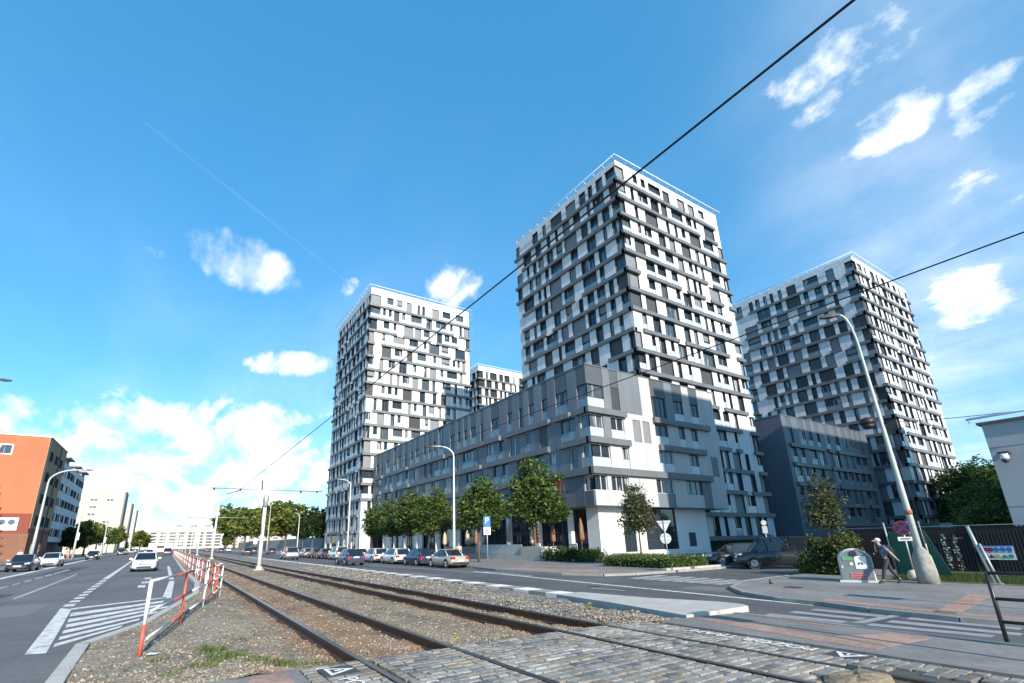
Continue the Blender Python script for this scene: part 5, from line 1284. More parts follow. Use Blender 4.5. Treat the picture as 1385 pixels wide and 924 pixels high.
# distant board by the yellow trees
x = xat(344, -27); root = empty('small_sign', (x, -27, -.3), toCam(x, -27)); tag(root, 'white board on a post at the right kerb left of the nearest tram pole', 'road sign'); post(root, 4.2, .06, steel); m = MB(); m.box(.05, .1, -.6, .6, 2.6, 4.6); m.build('sign_plate', white_s, root)
# ------------------------------------------------------------------ corner pavement: bin, fence, panel, barrier
pb = at(1168, 788, .1); x, y = pb.x+.3, pb.y-.4; root = empty('recycling_bin', (x, y, -.25), radians(-66)); tag(root, 'grey domed glass recycling bin with stickers on the right corner pavement', 'recycling bin')
gb_m = M('bin_grey', (.16, .175, .19), .5, var=.1, scale=3); gs_m = M('bin_pale_side', (.5, .52, .5), .5, var=.1, scale=3)
def arch(w, h, n=14):
    L = [(-w, 0), (-w, h-w*.78)]
    for k in range(1, n): a = pi-pi*k/n; L.append((w*cos(a), h-w*.78+w*.78*sin(a)))
    return L+[(w, h-w*.78), (w, 0)]
m = MB(); pr_ = arch(.56, 1.3); D = .5; n = len(pr_)
rings = [(-D, .93), (-D+.08, 1.), (D-.08, 1.), (D, .93)]
for d_, s_ in rings: m.v += [(d_, a*s_, b*(s_*.5+.5)) for a, b in pr_]
for i in range(3):
    for j in range(n-1): a = i*n+j; m.f.append((a, a+1, a+n+1, a+n)); m.m.append(1); m.sm.append(True)
m.f += [tuple(range(n))[::-1], tuple(range(3*n, 4*n))]; m.m += [0, 0]; m.sm += [False, False]
m.build('body', [gb_m, gs_m], root, True)
N_ = -D-.012
m = MB(); m.disc((N_+.0, 0.02, 1.1), (1, 0, 0), .12, .05, 16); m.build('throw_hole', blackp, root)
m = MB(); m.box(N_-.006, N_+.01, -.36, .02, .52, 1.0); o = m.build('white_notice', white_s, root)
m = MB(); m.box(N_-.01, N_-.006, -.25, -.17, .68, .74); m.box(N_-.01, N_-.006, -.13, -.06, .68, .74); m.box(N_-.01, N_-.006, -.22, -.1, .74, .77); m.build('printed_mark', wire_m, o)
m = MB(); m.box(N_-.005, N_+.01, .06, .42, .84, .99); m.build('green_label', M('label_green', (.12, .3, .16), .5), root)
m = MB(); m.box(N_-.006, N_+.01, -.24, .24, .16, .37); o = m.build('pink_sticker', M('sticker_pink', (.42, .2, .18), .5), root)
m = MB(); R = random.Random(3)
for k in range(2):
    for j in range(5): m.box(N_-.01, N_-.006, -.21+j*.085, -.21+j*.085+.06, .19+k*.09, .25+k*.09)
m.build('printed_mark', M('sticker_red', (.4, .05, .05), .5), o)
m = MB(); m.box(N_-.005, N_+.01, .1, .2, .66, .76); m.box(N_-.005, N_+.01, .44, .49, .55, .63); m.build('small_sticker', white_s, root)
m = MB(); m.box(-D-.03, D+.03, -.64, .64, .0, .08); m.build('base_bar', gs_m, root)
# pale sacks beside the bin
m = MB(); m.lathe([(.02, 0), (.22, .02), (.25, .2), (.16, .38), (.03, .42)], (8.35, -26.1, -.25), 12); m.lathe([(.02, 0), (.18, .02), (.2, .14), (.1, .26), (.02, .28)], (8.05, -26.0, -.25), 12); tag(m.build('refuse_sack', M('pale_sack', (.5, .46, .38), .8, var=.2, scale=5, bump=.5, bscale=12)), 'pale refuse sack lying behind the recycling bin', 'sack')
# green netting panel on posts
netm = M('green_netting', (.03, .11, .07), .8, var=.2, scale=3); 
root = empty('net_fence', (0, 0, 0)); tag(root, 'dark green netting panel on leaning posts behind the walking man', 'fence')
Q = [(xat(1216, -28.3), -28.3), (xat(1250, -28), -28.), (xat(1268, -27.8), -27.8), (xat(1290, -27.6), -27.6)]
for k, (a, b) in enumerate(zip(Q[:-1], Q[1:])):
    m = MB(); h = (1.95, 2.0, 2.0)[k]; m.hexa([(a[0], a[1], -.2), (b[0], b[1], -.2), (b[0], b[1]-.02, -.2), (a[0], a[1]-.02, -.2), (a[0], a[1], h-.25), (b[0], b[1], h-.25-(1.75 if k == 2 else 0)), (b[0], b[1]-.02, h-.25-(1.75 if k == 2 else 0)), (a[0], a[1]-.02, h-.25)]); m.build('netting', netm, root)
for k, q in enumerate(Q[:3]): m = MB(); m.tube([(q[0], q[1]+.04, -.3), (q[0]+.08, q[1]+.06, 2.1)], .035, 8); m.build('post', steel, root)
# dark slatted fence
root = empty('slat_fence'); tag(root, 'dark vertical slat fence with thin top rail before the dark trees at the right', 'fence')
slat = M('dark_slat', (.018, .018, .02), .8); m = MB(); yF = -33.2; x = -2.; 
while x < 13.6: m.box(x, x+.085, yF, yF+.03, -.3, 1.85); x += .125
m.build('slat_panel', slat, root)
m = MB(); m.box(-2, 13.6, yF-.1, yF-.07, -.3, 1.8); m.build('back_panel', slat, root)
m = MB(); m.tube([(-2, yF+.05, 1.92), (13.6, yF+.05, 1.9)], .02, 6); m.build('top_rail', steel, root)
for x in (-1, 2, 5, 8, 11): m = MB(); m.box(x, x+.08, yF+.03, yF+.09, -.3, 1.9); m.build('post', slat, root)
# plants climbing on the fence: pale leaves
R = random.Random(8)
for i, u in enumerate((1290, 1303)):
    x = xat(u, yF+.15); m = MB()
    for k in range(90): 
        z = R.uniform(-.2, 1.5); p = Vector((x+R.gauss(0, .05), yF+.12, z)); a = Vector((R.uniform(-1, 1), R.uniform(-.3, .3), R.uniform(-1, 1))).normalized()*.05; b = Vector((a.z, .01, -a.x))*.7
        m.face([p-a, p-b, p+a, p+b], R.randrange(2))
    tag(m.build('climbing_plant', [LB[2], M('pale_leaf', (.4, .42, .38), .6)]), ['thin pale leaved climber on the dark fence, nearer the lamp post', 'thin pale leaved climber on the dark fence, nearer the red label'][i], 'climbing plant', 'climbers on the dark fence')
x = xat(1311, yF+.1); m = MB(); m.box(x-.16, x+.16, yF+.04, yF+.06, 1.28, 1.36); tag(m.build('red_label', red_s), 'small red label fixed to the dark slat fence', 'label')
# information panel with two rows of symbols
xa, xb = xat(1382, yF+.12), xat(1336, yF+.12); zt, zb_ = 1.74, 1.2
d1 = ray(1336, 738); zt = CAM.z+(d1*((yF+.12)/d1.y)).z; d1 = ray(1338, 757); zb_ = CAM.z+(d1*((yF+.12)/d1.y)).z
root = empty('safety_board', (0, 0, 0)); tag(root, 'white site safety board with rows of red, blue and green symbols on the dark fence', 'notice board')
m = MB(); m.box(xa, xb, yF+.1, yF+.12, zb_, zt); m.build('board', M('board_white', (.6, .66, .72), .5), root)
m = MB(); m.box(xa, xb, yF+.121, yF+.127, zt-.04, zt); m.build('blue_edge', blue_s, root)
w = (xb-xa)/5.2; cz = (zt-zb_)/2
for k in range(5):
    cx_ = xb-(k+.55)*w; col = [red_s, red_s, blue_s, blue_s, blue_s][k]; m = MB()
    m.disc((cx_, yF+.125, zb_+cz*1.45), (0, 1, 0), cz*.33, .01, 16) if k > 1 else m.box(cx_-cz*.33, cx_+cz*.33, yF+.12, yF+.13, zb_+cz*1.15, zb_+cz*1.72)
    m.build('symbol', col, root)
    m = MB(); m.box(cx_-w*.33, cx_+w*.33, yF+.12, yF+.128, zb_+cz*1.02, zb_+cz*1.08); m.build('printed_line', blue_s if k > 1 else red_s, root)
    m = MB(); q = cz*.36; zc = zb_+cz*.5
    if k in (1, 3): m.face([(cx_-q, yF+.13, zc-q*.7), (cx_, yF+.13, zc+q*.8), (cx_+q, yF+.13, zc-q*.7)])
    else: m.disc((cx_, yF+.125, zc), (0, 1, 0), q*.8, .01, 16)
    m.build('symbol', [M('sign_green', (.05, .25, .12), .5), red_s, M('sign_yellow', (.5, .4, .05), .5), M('sign_green', (.05, .25, .12), .5), M('sign_green', (.05, .25, .12), .5)][k], root)
# grey post standing at the kerb of the corner pavement
x = xat(1347, -26.0, -.25); root = empty('fence_post', (x, -26., -.27)); tag(root, 'light grey steel post with a bracket before the safety board', 'post')
m = MB(); m.tube([(0, 0, 0), (.14, 0, 1.0), (.3, -.0, 2.1)], .055, 10); m.build('post', steel, root)
m = MB(); m.tube([(-.14, 0, 0), (.1, .03, 1.45)], .04, 8); m.box(-.2, .2, -.1, .1, 0, .07); m.build('brace', steel, root)
# dark tube barrier at the right edge
root = empty('tube_barrier', (2.78, -11.72, .02)); tag(root, 'black tube barrier rising at the right edge beside the crossing', 'barrier')
bm_ = M('black_green_paint', (.02, .024, .024), .4)
m = MB(); m.tube([(0, 0, -.1), (0, 0, .95)], .03, 10); m.build('post', bm_, root)
m = MB(); m.tube([(-2.4, -.02, -.1), (-2.4, -.02, .95)], .03, 10); m.build('post', bm_, root)
for z in (.95, .55, .2): m = MB(); m.tube([(0, 0, z), (-2.4, -.02, z)], .026, 10); m.build('rail', bm_, root)
# poles out of the frame at the right whose shadows fall across the pavement
for i, (x, y, h) in enumerate(((-1.1, -9.9, 4.2), (-2.2, -17.8, 4.6))):
    root = empty('sign_post', (x, y, .0)); tag(root, ['plain sign post beside the crossing, out of view to the right', 'plain sign post on the far corner, out of view to the right'][i], 'sign post'); post(root, h, .06, steel); m = MB(); m.box(-.02, .02, -.3, .3, h-.7, h); m.build('sign_plate', back_s, root)
# ------------------------------------------------------------------ cafe terrace by the grey block
cw = M('terrace_concrete', (.4, .39, .37), .85, var=.1, scale=1.2, bump=.2, bscale=30)
gpan = M('frosted_glass', (.4, .47, .5), .2, var=.2, scale=2, streak=(3, 3, .3))
root = empty('terrace_wall'); tag(root, 'low concrete terrace wall with rounded end and glass panel before the cafe', 'wall')
yT = -30.4; xa, xb, xc = xat(738, yT), xat(705, yT), xat(600, yT)
m = MB(); pts = [(xb, yT), (xa+.6, yT), (xa+.18, yT-.18), (xa, yT-.6), (xa, yT-2.2), (xb, yT-2.2)]; m.prism(pts, -.35, 1.02); m.build('rounded_end', cw, root, True)
m = MB(); m.box(xb+.02, xc, yT-.5, yT, -.35, .25); m.build('low_wall', cw, root)
m = MB(); m.box(xb+.05, xb+9, yT-.25, yT-.2, .3, 1.25); m.build('glass_panel', gpan, root)
m = MB(); m.box(xb+9.05, xc, yT-.25, yT-.2, .25, 1.05); m.build('side_panel', M('side_panel_grey', (.16, .18, .2), .4), root)
m = MB(); m.prism([(xb, -36.85), (xc+12, -36.85), (xc+12, yT-.52), (xb, yT-.52)][::-1], -.3, .28); tag(m.build('terrace_floor', cw), kind='structure')
root = empty('balustrade'); tag(root, 'white board balustrade between the terrace end and the white corner wall', 'balustrade')
m = MB(); xe = 36.1; m.box(xa+.1, xe, -33.6, -33.55, .0, 1.2); k = xa+.1
m.build('board_panel', M_stripe('white_boards', (.5, .5, .5), (.66, .66, .65), 3.5, 'X', .6), root); m = MB(); m.box(xa, xe+.1, -33.63, -33.52, 1.2, 1.26); m.build('top_rail', rail_w, root)
ubm = M('parasol_cloth', (.46, .37, .27), .85, var=.12, scale=5, streak=(4, 4, .3)); ubd = M('parasol_brown', (.22, .12, .07), .85, var=.15, scale=5, streak=(4, 4, .3))
GU = 'closed parasols on the cafe terrace'
UB = [(632, -33, ubm, 2.75, 'closed beige parasol just right of the tall lamp post'), (645, -35, ubd, 2.8, 'closed brown parasol behind the parking sign, left of its post'), (689, -33.2, ubm, 3.35, 'tallest closed beige parasol, above the glass terrace panel'), (721, -33., ubm, 2.75, 'wide closed beige parasol at the rounded end of the terrace wall'),
      (729, -35, ubd, 2.9, 'closed brown parasol partly behind the wide beige one'), (750, -34.4, ubd, 3.1, 'pair forming closed dark brown parasol left of the white column'), (788, -34.9, ubd, 3.4, 'closed brown parasol in the recess next to the white corner wall'), (601, -33.5, ubm, 2.7, 'closed beige parasol half hidden behind the lamp post and tree')]
for i, (u, y, mt, h, lb) in enumerate(UB):
    x = xat(u, y); root = empty('closed_parasol', (x, y, .25), i*.7); tag(root, lb, 'parasol', GU); R = random.Random(i)
    m = MB(); m.tube([(0, 0, 0), (0, 0, h)], .03, 8); m.build('pole', steel, root)
    m = MB(); n = 14; prof = [(.03, h+.05), (.1, h-.1), (.2, h*.82), (.24, h*.62), (.27, h*.45), (.2, h*.38), (.12, h*.37)]
    i0 = 0; ph = R.random()*6
    for r, z in prof:
        for j in range(n): rr = r*(1+.2*(1 if j % 2 else -1)*(1 if r > .1 else 0)+.12*sin(j*.9+ph)); m.v.append((rr*cos(2*pi*j/n), rr*sin(2*pi*j/n), z+.05*sin(j+ph)*(r > .15)))
    for k in range(len(prof)-1):
        for j in range(n): a = k*n+j; b = k*n+(j+1) % n; m.f.append((a, b, b+n, a+n)); m.m.append(0); m.sm.append(True)
    m.build('folded_canopy', mt, root)
# ------------------------------------------------------------------ painted warnings on the setts
def ground_sign(name, label, o, ang, words, flip):
    root = empty(name, (o[0], o[1], g(o[1])+.014), ang); tag(root, label, 'road marking', 'painted tram warnings on the crossing')
    wp = M('white_setts_paint', (.72, .71, .68), .7, var=.1, scale=9, col2=(.5, .49, .46), thresh=(.5, .75)); bp = M('dark_setts_paint', (.05, .052, .055), .8, var=.2, scale=8)
    m = MB()
    def tri(c, r, z, mm):
        m.face([(c[0]+r*cos(a), c[1]+r*sin(a), z) for a in (pi/2, pi/2+2*pi/3, pi/2+4*pi/3)], mm)
    m.box(-.24, .24, -.2, .26, -.02, -.002, 1); m.build('dark_patch', [wp, bp], root)
    m = MB(); tri((0, 0), .25, .002, 0); m.build('warning_triangle', [wp, bp], root)
    m = MB(); tri((0, -.01), .13, .006, 1); m.box(-.015, .015, -.03, .06, .006, .009, 0); m.build('triangle_field', [wp, bp], root)
    P_text(words, .34, wp, root, (.42, .0, .002), (0, 0, 0), 'lettering', .001, 'LEFT')
p = at(455, 909); ground_sign('warning_marking', 'white warning triangle with letters painted on the setts left of the near rail', (p.x, p.y), -pi/2-pi/2+.0, 'POZOR TRAM', 0)
p = at(1148, 887); ground_sign('warning_marking', 'white letters and triangle painted along the setts by the far rail', (p.x, p.y), 0., 'POZOR TRAM', 0)
# ------------------------------------------------------------------ small things
p = at(1043, 790, .1); m = MB(); m.lathe([(.06, 0), (.07, .08), (.05, .16), (.01, .18)], (p.x, p.y, p.z), 10); tag(m.build('kerb_stud', frame_d), 'small dark stud on the corner pavement', 'stud')
for i, (px, py, s) in enumerate(((206, 887, .07), (60, 0, 0))):
    if s: p = at(px, py); m = MB(); m.face([(p.x-.09, p.y-.04, p.z+.03), (p.x+.02, p.y-.1, p.z+.03), (p.x+.1, p.y+.05, p.z+.035), (p.x-.02, p.y+.1, p.z+.03)]); m.face([(p.x-.09, p.y-.04, p.z+.026), (p.x-.02, p.y+.1, p.z+.026), (p.x+.1, p.y+.05, p.z+.031), (p.x+.02, p.y-.1, p.z+.026)]); tag(m.build('paper_scrap', white_s), 'white paper scrap on the gravel by the railing foot', 'litter')
# long wall of the far right kerb
m = MB(); m.box(150, 420, -46, -45.6, -.4, 4.2); tag(m.build('boundary_wall', M('pink_grey_wall', (.4, .36, .34), .85, var=.12, scale=.4)), 'long low pinkish grey wall below the far yellow trees', 'wall')
# row of distant lamp posts left of the tracks
for i, (x, y) in enumerate(((330, -9), (370, -12.5), (300, -13), (410, 3))):
    root = empty('street_lamp', (x, y, 0)); tag(root, ['distant pale lamp post left of the white second tram pole', 'distant pale lamp post near the red car', 'distant pale lamp post right of the long railing end', 'distant pale lamp post above the white lorry'][i], 'street lamp', 'distant lamp posts'); m = MB(); m.tube([(0, 0, 0), (0, 0, 16-4*(i == 2))], [.3, .18], 8); m.build('pole', lamp_w, root)
# ------------------------------------------------------------------ people: one skinned surface each
skin = M('skin', (.48, .28, .2), .55, var=.08, scale=8); hairm = M('hair_dark', (.03, .02, .015), .7)
def skinmesh(name, pts, edges, mat, parent, sub=2, root_i=0):
    me = bpy.data.meshes.new(name); me.from_pydata([p[:3] for p in pts], edges, []); me.materials.append(mat)
    o = bpy.data.objects.new(name, me); C.objects.link(o)
    if parent: o.parent = parent
    sk = o.modifiers.new('skin', 'SKIN'); sk.use_smooth_shade = True
    if not me.skin_vertices: me.attributes.new('skin', 'FLOAT', 'POINT') if False else None
    for i, p in enumerate(pts):
        v = me.skin_vertices[0].data[i]; r = p[3]; v.radius = r if isinstance(r, tuple) else (r, r); v.use_root = (i == root_i)
    if sub: s = o.modifiers.new('sub', 'SUBSURF'); s.levels = sub; s.render_levels = sub
    return o
def person(loc, rz, label, shirt, trousers, pose, group=None, sc=1., cap=None, pack=None, simple=False, fat=1.):
    root = empty('person', loc, rz); root.scale = (sc, sc, sc); tag(root, label, 'person', group)
    # x forward, y left, z up; height 1.75
    J = dict(pel=(0, 0, .95), spine=(.02, 0, 1.15), chest=(.05, 0, 1.35), neck=(.07, 0, 1.5), chin=(.1, 0, 1.57), head=(.1, 0, 1.66), crown=(.09, 0, 1.74))
    J.update(pose)
    P = []; E = []; idx = {}
    def add(k, r): idx[k] = len(P); P.append((*J[k], r)); return idx[k]
    for k, r in (('pel', (.09, .08)), ('spine', (.09, .075)), ('chest', (.11, .08)), ('neck', .05), ('chin', (.06, .065)), ('head', (.075, .092)), ('crown', (.05, .06))): add(k, r)
    for a, b in (('pel', 'spine'), ('spine', 'chest'), ('chest', 'neck'), ('neck', 'chin'), ('chin', 'head'), ('head', 'crown')): E.append((idx[a], idx[b]))
    for s, sg in (('l', 1), ('r', -1)):
        add('sho'+s, .058); add('elb'+s, .042); add('wri'+s, .028); E += [(idx['chest'], idx['sho'+s]), (idx['sho'+s], idx['elb'+s]), (idx['elb'+s], idx['wri'+s])]
        add('hip'+s, .07); add('kne'+s, .056); add('ank'+s, .036); add('toe'+s, .03); E += [(idx['pel'], idx['hip'+s]), (idx['hip'+s], idx['kne'+s]), (idx['kne'+s], idx['ank'+s]), (idx['ank'+s], idx['toe'+s])]
        w = Vector(J['wri'+s]); e = Vector(J['elb'+s]); d = (w-e).normalized(); q = w+d*.07; J['plm'+s] = tuple(q); add('plm'+s, (.034, .02)); E.append((idx['wri'+s], idx['plm'+s]))
        side = d.cross(Vector((1, 0, .3))).normalized()
        if not simple:
            for k in range(4):                # fingers, slightly curled
                o = side*(.03-.02*k); f1 = q+o+d*.045; f2 = f1+d*.03+Vector((.012, 0, 0)); J['f%d%s' % (k, s)] = tuple(f1); J['g%d%s' % (k, s)] = tuple(f2+d*(.012 if k in (1, 2) else 0))
                add('f%d%s' % (k, s), .009); add('g%d%s' % (k, s), .008); E += [(idx['plm'+s], idx['f%d%s' % (k, s)]), (idx['f%d%s' % (k, s)], idx['g%d%s' % (k, s)])]
            t = w+d*.03+side*.035; t2 = t+d*.04+side*.012; J['t'+s] = tuple(t); J['u'+s] = tuple(t2); add('t'+s, .011); add('u'+s, .009); E += [(idx['wri'+s], idx['t'+s]), (idx['t'+s], idx['u'+s])]
    if not simple:
        h = Vector(J['head']); J['nose'] = tuple(h+Vector((.108, 0, -.025))); add('nose', .012); E.append((idx['head'], idx['nose']))
        for s, sg in (('l', 1), ('r', -1)): J['ear'+s] = tuple(h+Vector((-.01, sg*.085, -.02))); add('ear'+s, .018); E.append((idx['head'], idx['ear'+s]))
    skinmesh('body', P, E, skin, root, 2)
    k_ = lambda n, r: (*J[n], r)
    mid = lambda a, b, t: tuple(Vector(J[a]).lerp(Vector(J[b]), t))
    # shirt
    S_ = [k_('pel', (.15*fat, .12*fat)), k_('spine', (.145*fat, .115*fat)), k_('chest', (.165, .12)), (*mid('chest', 'neck', .75), .075)]; SE = [(0, 1), (1, 2), (2, 3)]
    for s in 'lr':
        b = len(S_); S_ += [k_('sho'+s, .075), (*mid('sho'+s, 'elb'+s, .55), .062), (*mid('sho'+s, 'elb'+s, .8), .062)]; SE += [(2, b), (b, b+1), (b+1, b+2)]
    skinmesh('shirt', S_, SE, shirt, root, 2)
    T_ = [k_('pel', (.15, .12)), (*mid('pel', 'spine', .4), (.14, .115))]; TE = [(0, 1)]
    for s in 'lr':
        b = len(T_); T_ += [k_('hip'+s, .1), k_('kne'+s, .075), (*mid('kne'+s, 'ank'+s, .9), .06)]; TE += [(0, b), (b, b+1), (b+1, b+2)]
    skinmesh('trousers', T_, TE, trousers, root, 2)
    for s in 'lr':
        a = Vector(J['ank'+s]); t = Vector(J['toe'+s]); d = (t-a).normalized()
        skinmesh('shoe', [(*(a-d*.05+Vector((0, 0, -.01))), .048), (*a.lerp(t, .5), .05), (*(t+d*.04), .038)], [(0, 1), (1, 2)], blackp, root, 1)
    h = Vector(J['head'])
    if cap:
        m = MB(); m.lathe([(.108, -.01), (.112, .03), (.1, .08), (.06, .115), (.01, .125)], (h.x-.012, h.y, h.z+.02), 16); m.box(h.x+.07, h.x+.19, h.y-.07, h.y+.07, h.z+.02, h.z+.035); m.build('cap', cap, root)
        skinmesh('hair', [(h.x-.06, h.y, h.z-.0, .07), (h.x-.06, h.y, h.z-.07, .05)], [(0, 1)], hairm, root, 1)
    else: skinmesh('hair', [(h.x-.02, h.y, h.z+.05, (.085, .098)), (h.x-.06, h.y, h.z-.02, .075), (h.x-.07, h.y, h.z-.1, .05)], [(0, 1), (1, 2)], hairm, root, 1)
    if not simple:
        m = MB()
        for sg in (1, -1): m.lathe([(.004, -.009), (.011, 0), (.004, .009)], (h.x+.088, h.y+sg*.034, h.z+.012), 8)
        m.build('eye', hairm, root); m = MB(); m.box(h.x+.085, h.x+.094, h.y-.025, h.y+.025, h.z-.066, h.z-.058); m.build('mouth', M('lips', (.35, .13, .1), .5), root)
    if pack:
        c = Vector(J['chest']); m = MB(); n = 10
        q = [(-.14, .15, -.34), (-.33, .14, -.3), (-.36, .13, -.1), (-.32, .12, .1), (-.2, .1, .17), (-.12, .1, .15)]
        for sg in (1, -1): m.v += [(c.x+a, c.y+sg*w*(.95), c.z+z) for a, w, z in q]
        m.f += [tuple(range(6)), tuple(range(6, 12))[::-1]]+[(i, i+6, (i+1) % 6+6, (i+1) % 6) for i in range(6)]; m.m += [0]*8; m.sm += [False]*8
        o = m.build('backpack_body', pack, None, True); bv = o.modifiers.new('bevel', 'BEVEL'); bv.width = .04; bv.segments = 3; o.name = 'backpack'
        e = empty('backpack_carrier'); bpy.data.objects.remove(e); o.matrix_parent_inverse = Matrix(); o.parent = None
        o.location = root.location; o.rotation_euler = root.rotation_euler; o.scale = root.scale
        tag(o, 'dark backpack on the back of the walking man in the white cap', 'backpack')
        m = MB()
        for sg in (1, -1): m.tube([(c.x-.12, c.y+sg*.09, c.z+.13), (c.x+.0, c.y+sg*.1, c.z+.17), (c.x+.12, c.y+sg*.11, c.z+.02), (c.x+.0, c.y+sg*.15, c.z-.2), (c.x-.16, c.y+sg*.13, c.z-.28)], .02, 6)
        m.build('strap', pack, o)
    return root
cloth = lambda n, c: M('cloth_'+n, c, .85, var=.15, scale=9, bump=.25, bscale=14)
walk = dict(shol=(.05, .19, 1.42), elbl=(-.14, .24, 1.17), wril=(-.27, .25, .98), shor=(.06, -.19, 1.42), elbr=(.22, -.2, 1.22), wrir=(.24, -.1, 1.43), hipl=(.02, .1, .9), knel=(.2, .1, .52), ankl=(.3, .1, .1), toel=(.45, .1, .05), hipr=(-.01, -.1, .9), kner=(-.12, -.1, .5), ankr=(-.36, -.1, .16), toer=(-.26, -.1, .04), head=(.16, 0, 1.65), chin=(.16, 0, 1.56), neck=(.1, 0, 1.5), crown=(.15, 0, 1.735))
person((8.45, -24.05, -.25), math.atan2(.62, .78), 'man in white cap and grey blue shirt walking, one hand raised to his face', cloth('blue_grey', (.13, .16, .22)), cloth('charcoal', (.03, .032, .037)), walk, sc=.95, cap=M('cap_white', (.6, .6, .6), .8), pack=cloth('black_pack', (.015, .016, .018)))
stand = dict(shol=(.03, .19, 1.42), elbl=(.0, .25, 1.14), wril=(.08, .25, .9), shor=(.03, -.19, 1.42), elbr=(.02, -.25, 1.14), wrir=(.12, -.24, .92), hipl=(0, .1, .9), knel=(.08, .1, .5), ankl=(.1, .1, .09), toel=(.24, .1, .04), hipr=(0, -.1, .9), kner=(-.02, -.1, .5), ankr=(-.16, -.1, .1), toer=(-.04, -.1, .04))
GPp = 'people on the left pavement'
for u, y, sh, tr, lb in ((84, 13.6, cloth('white', (.6, .6, .6)), cloth('dark_jeans', (.04, .05, .08)), 'pedestrian in white top walking behind the parked white hatchback'), (90.5, 13.6, cloth('pink', (.55, .22, .2)), cloth('beige', (.4, .27, .2)), 'pedestrian in pink top beside the one in white on the left pavement'),
                          (23.5, 15, cloth('white', (.6, .6, .6)), cloth('dark_jeans', (.04, .05, .08)), 'person in white shirt standing behind the black saloon at the left'), (127, 14.5, cloth('white', (.6, .6, .6)), cloth('dark_jeans', (.04, .05, .08)), 'distant pedestrian in white by the third lamp post on the left')):
    x = xat(u, y, 0); person((x, y, .02), pi, lb, sh, tr, stand, GPp, simple=True)
x = xat(620.5, -24); person((x, -24, -.24), 2.4, 'woman in pale pink top standing behind the boot of the beige saloon', cloth('pale_pink', (.6, .45, .4)), cloth('dark_jeans', (.04, .05, .08)), stand, simple=True)
# ------------------------------------------------------------------ daylight
EL = radians(25.5); az = radians(-6)
ld = Vector((cos(EL)*cos(az), cos(EL)*sin(az), -sin(EL)))
sun = bpy.data.lights.new('sun', 'SUN'); so = bpy.data.objects.new('sun', sun); C.objects.link(so)
sun.energy = 4.4; sun.angle = radians(.53); sun.color = (1., .9, .77)
so.rotation_mode = 'QUATERNION'; so.rotation_quaternion = ld.to_track_quat('-Z', 'Y'); so.location = (0, 0, 80)
W = bpy.data.worlds.new('World'); S.world = W; W.use_nodes = True; t = W.node_tree; L = t.links.new
bg = t.nodes['Background']; bg.inputs['Strength'].default_value = .12
sky = nd(t, 'ShaderNodeTexSky'); sky.sky_type = 'NISHITA'; sky.sun_disc = False; sky.sun_elevation = EL; sky.sun_rotation = math.atan2(-ld.x, -ld.y)
sky.altitude = 200; sky.air_density = .8; sky.dust_density = .5; sky.ozone_density = 2.6
hs_ = nd(t, 'ShaderNodeHueSaturation'); hs_.inputs['Saturation'].default_value = 1.14; hs_.inputs['Value'].default_value = .68; hs_.inputs['Hue'].default_value = .495
tint = nd(t, 'ShaderNodeMix'); tint.data_type = 'RGBA'; tint.blend_type = 'MULTIPLY'; tint.inputs[0].default_value = 1; tint.inputs[7].default_value = (1.08, 1.27, 1.24, 1); L(sky.outputs[0], tint.inputs[6]); L(tint.outputs[2], hs_.inputs['Color'])
tc = nd(t, 'ShaderNodeTexCoord'); D_ = tc.outputs['Generated']
def mth(op, a, b=None, c=None, clamp=False):
    n = nd(t, 'ShaderNodeMath', operation=op); n.use_clamp = clamp
    for i, v in enumerate((a, b, c)):
        if v is None: continue
        if isinstance(v, (int, float)): n.inputs[i].default_value = v
        else: L(v, n.inputs[i])
    return n.outputs[0]
def dot(v):
    n = nd(t, 'ShaderNodeVectorMath', operation='DOT_PRODUCT'); L(D_, n.inputs[0]); n.inputs[1].default_value = tuple(v); return n.outputs['Value']
sx = nd(t, 'ShaderNodeSeparateXYZ'); L(D_, sx.inputs[0])
# cloud layer: noise on a flat layer high above, kept to the banks seen that afternoon
dz = mth('ADD', mth('MAXIMUM', sx.outputs[2], 0.), .16)
cx_ = nd(t, 'ShaderNodeCombineXYZ'); L(mth('DIVIDE', sx.outputs[0], dz), cx_.inputs[0]); L(mth('DIVIDE', sx.outputs[1], dz), cx_.inputs[1])
mpc = nd(t, 'ShaderNodeMapping'); mpc.inputs['Rotation'].default_value = (0, 0, radians(25)); mpc.inputs['Scale'].default_value = (.62, 1.5, 1); L(cx_.outputs[0], mpc.inputs[0])
nz = nd(t, 'ShaderNodeTexNoise'); nz.inputs['Scale'].default_value = 2.6; nz.inputs['Detail'].default_value = 13; nz.inputs['Roughness'].default_value = .58; nz.inputs['Distortion'].default_value = .5; L(mpc.outputs[0], nz.inputs['Vector'])
nz3 = nd(t, 'ShaderNodeTexNoise'); nz3.inputs['Scale'].default_value = 9; nz3.inputs['Detail'].default_value = 9; nz3.inputs['Roughness'].default_value = .6; L(D_, nz3.inputs['Vector'])
nz2 = nd(t, 'ShaderNodeTexNoise'); nz2.inputs['Scale'].default_value = 1.3; nz2.inputs['Detail'].default_value = 7; L(mpc.outputs[0], nz2.inputs['Vector'])
nsum = mth('ADD', mth('MULTIPLY', nz.outputs['Fac'], .55), mth('MULTIPLY', nz3.outputs['Fac'], .45))
acc = None
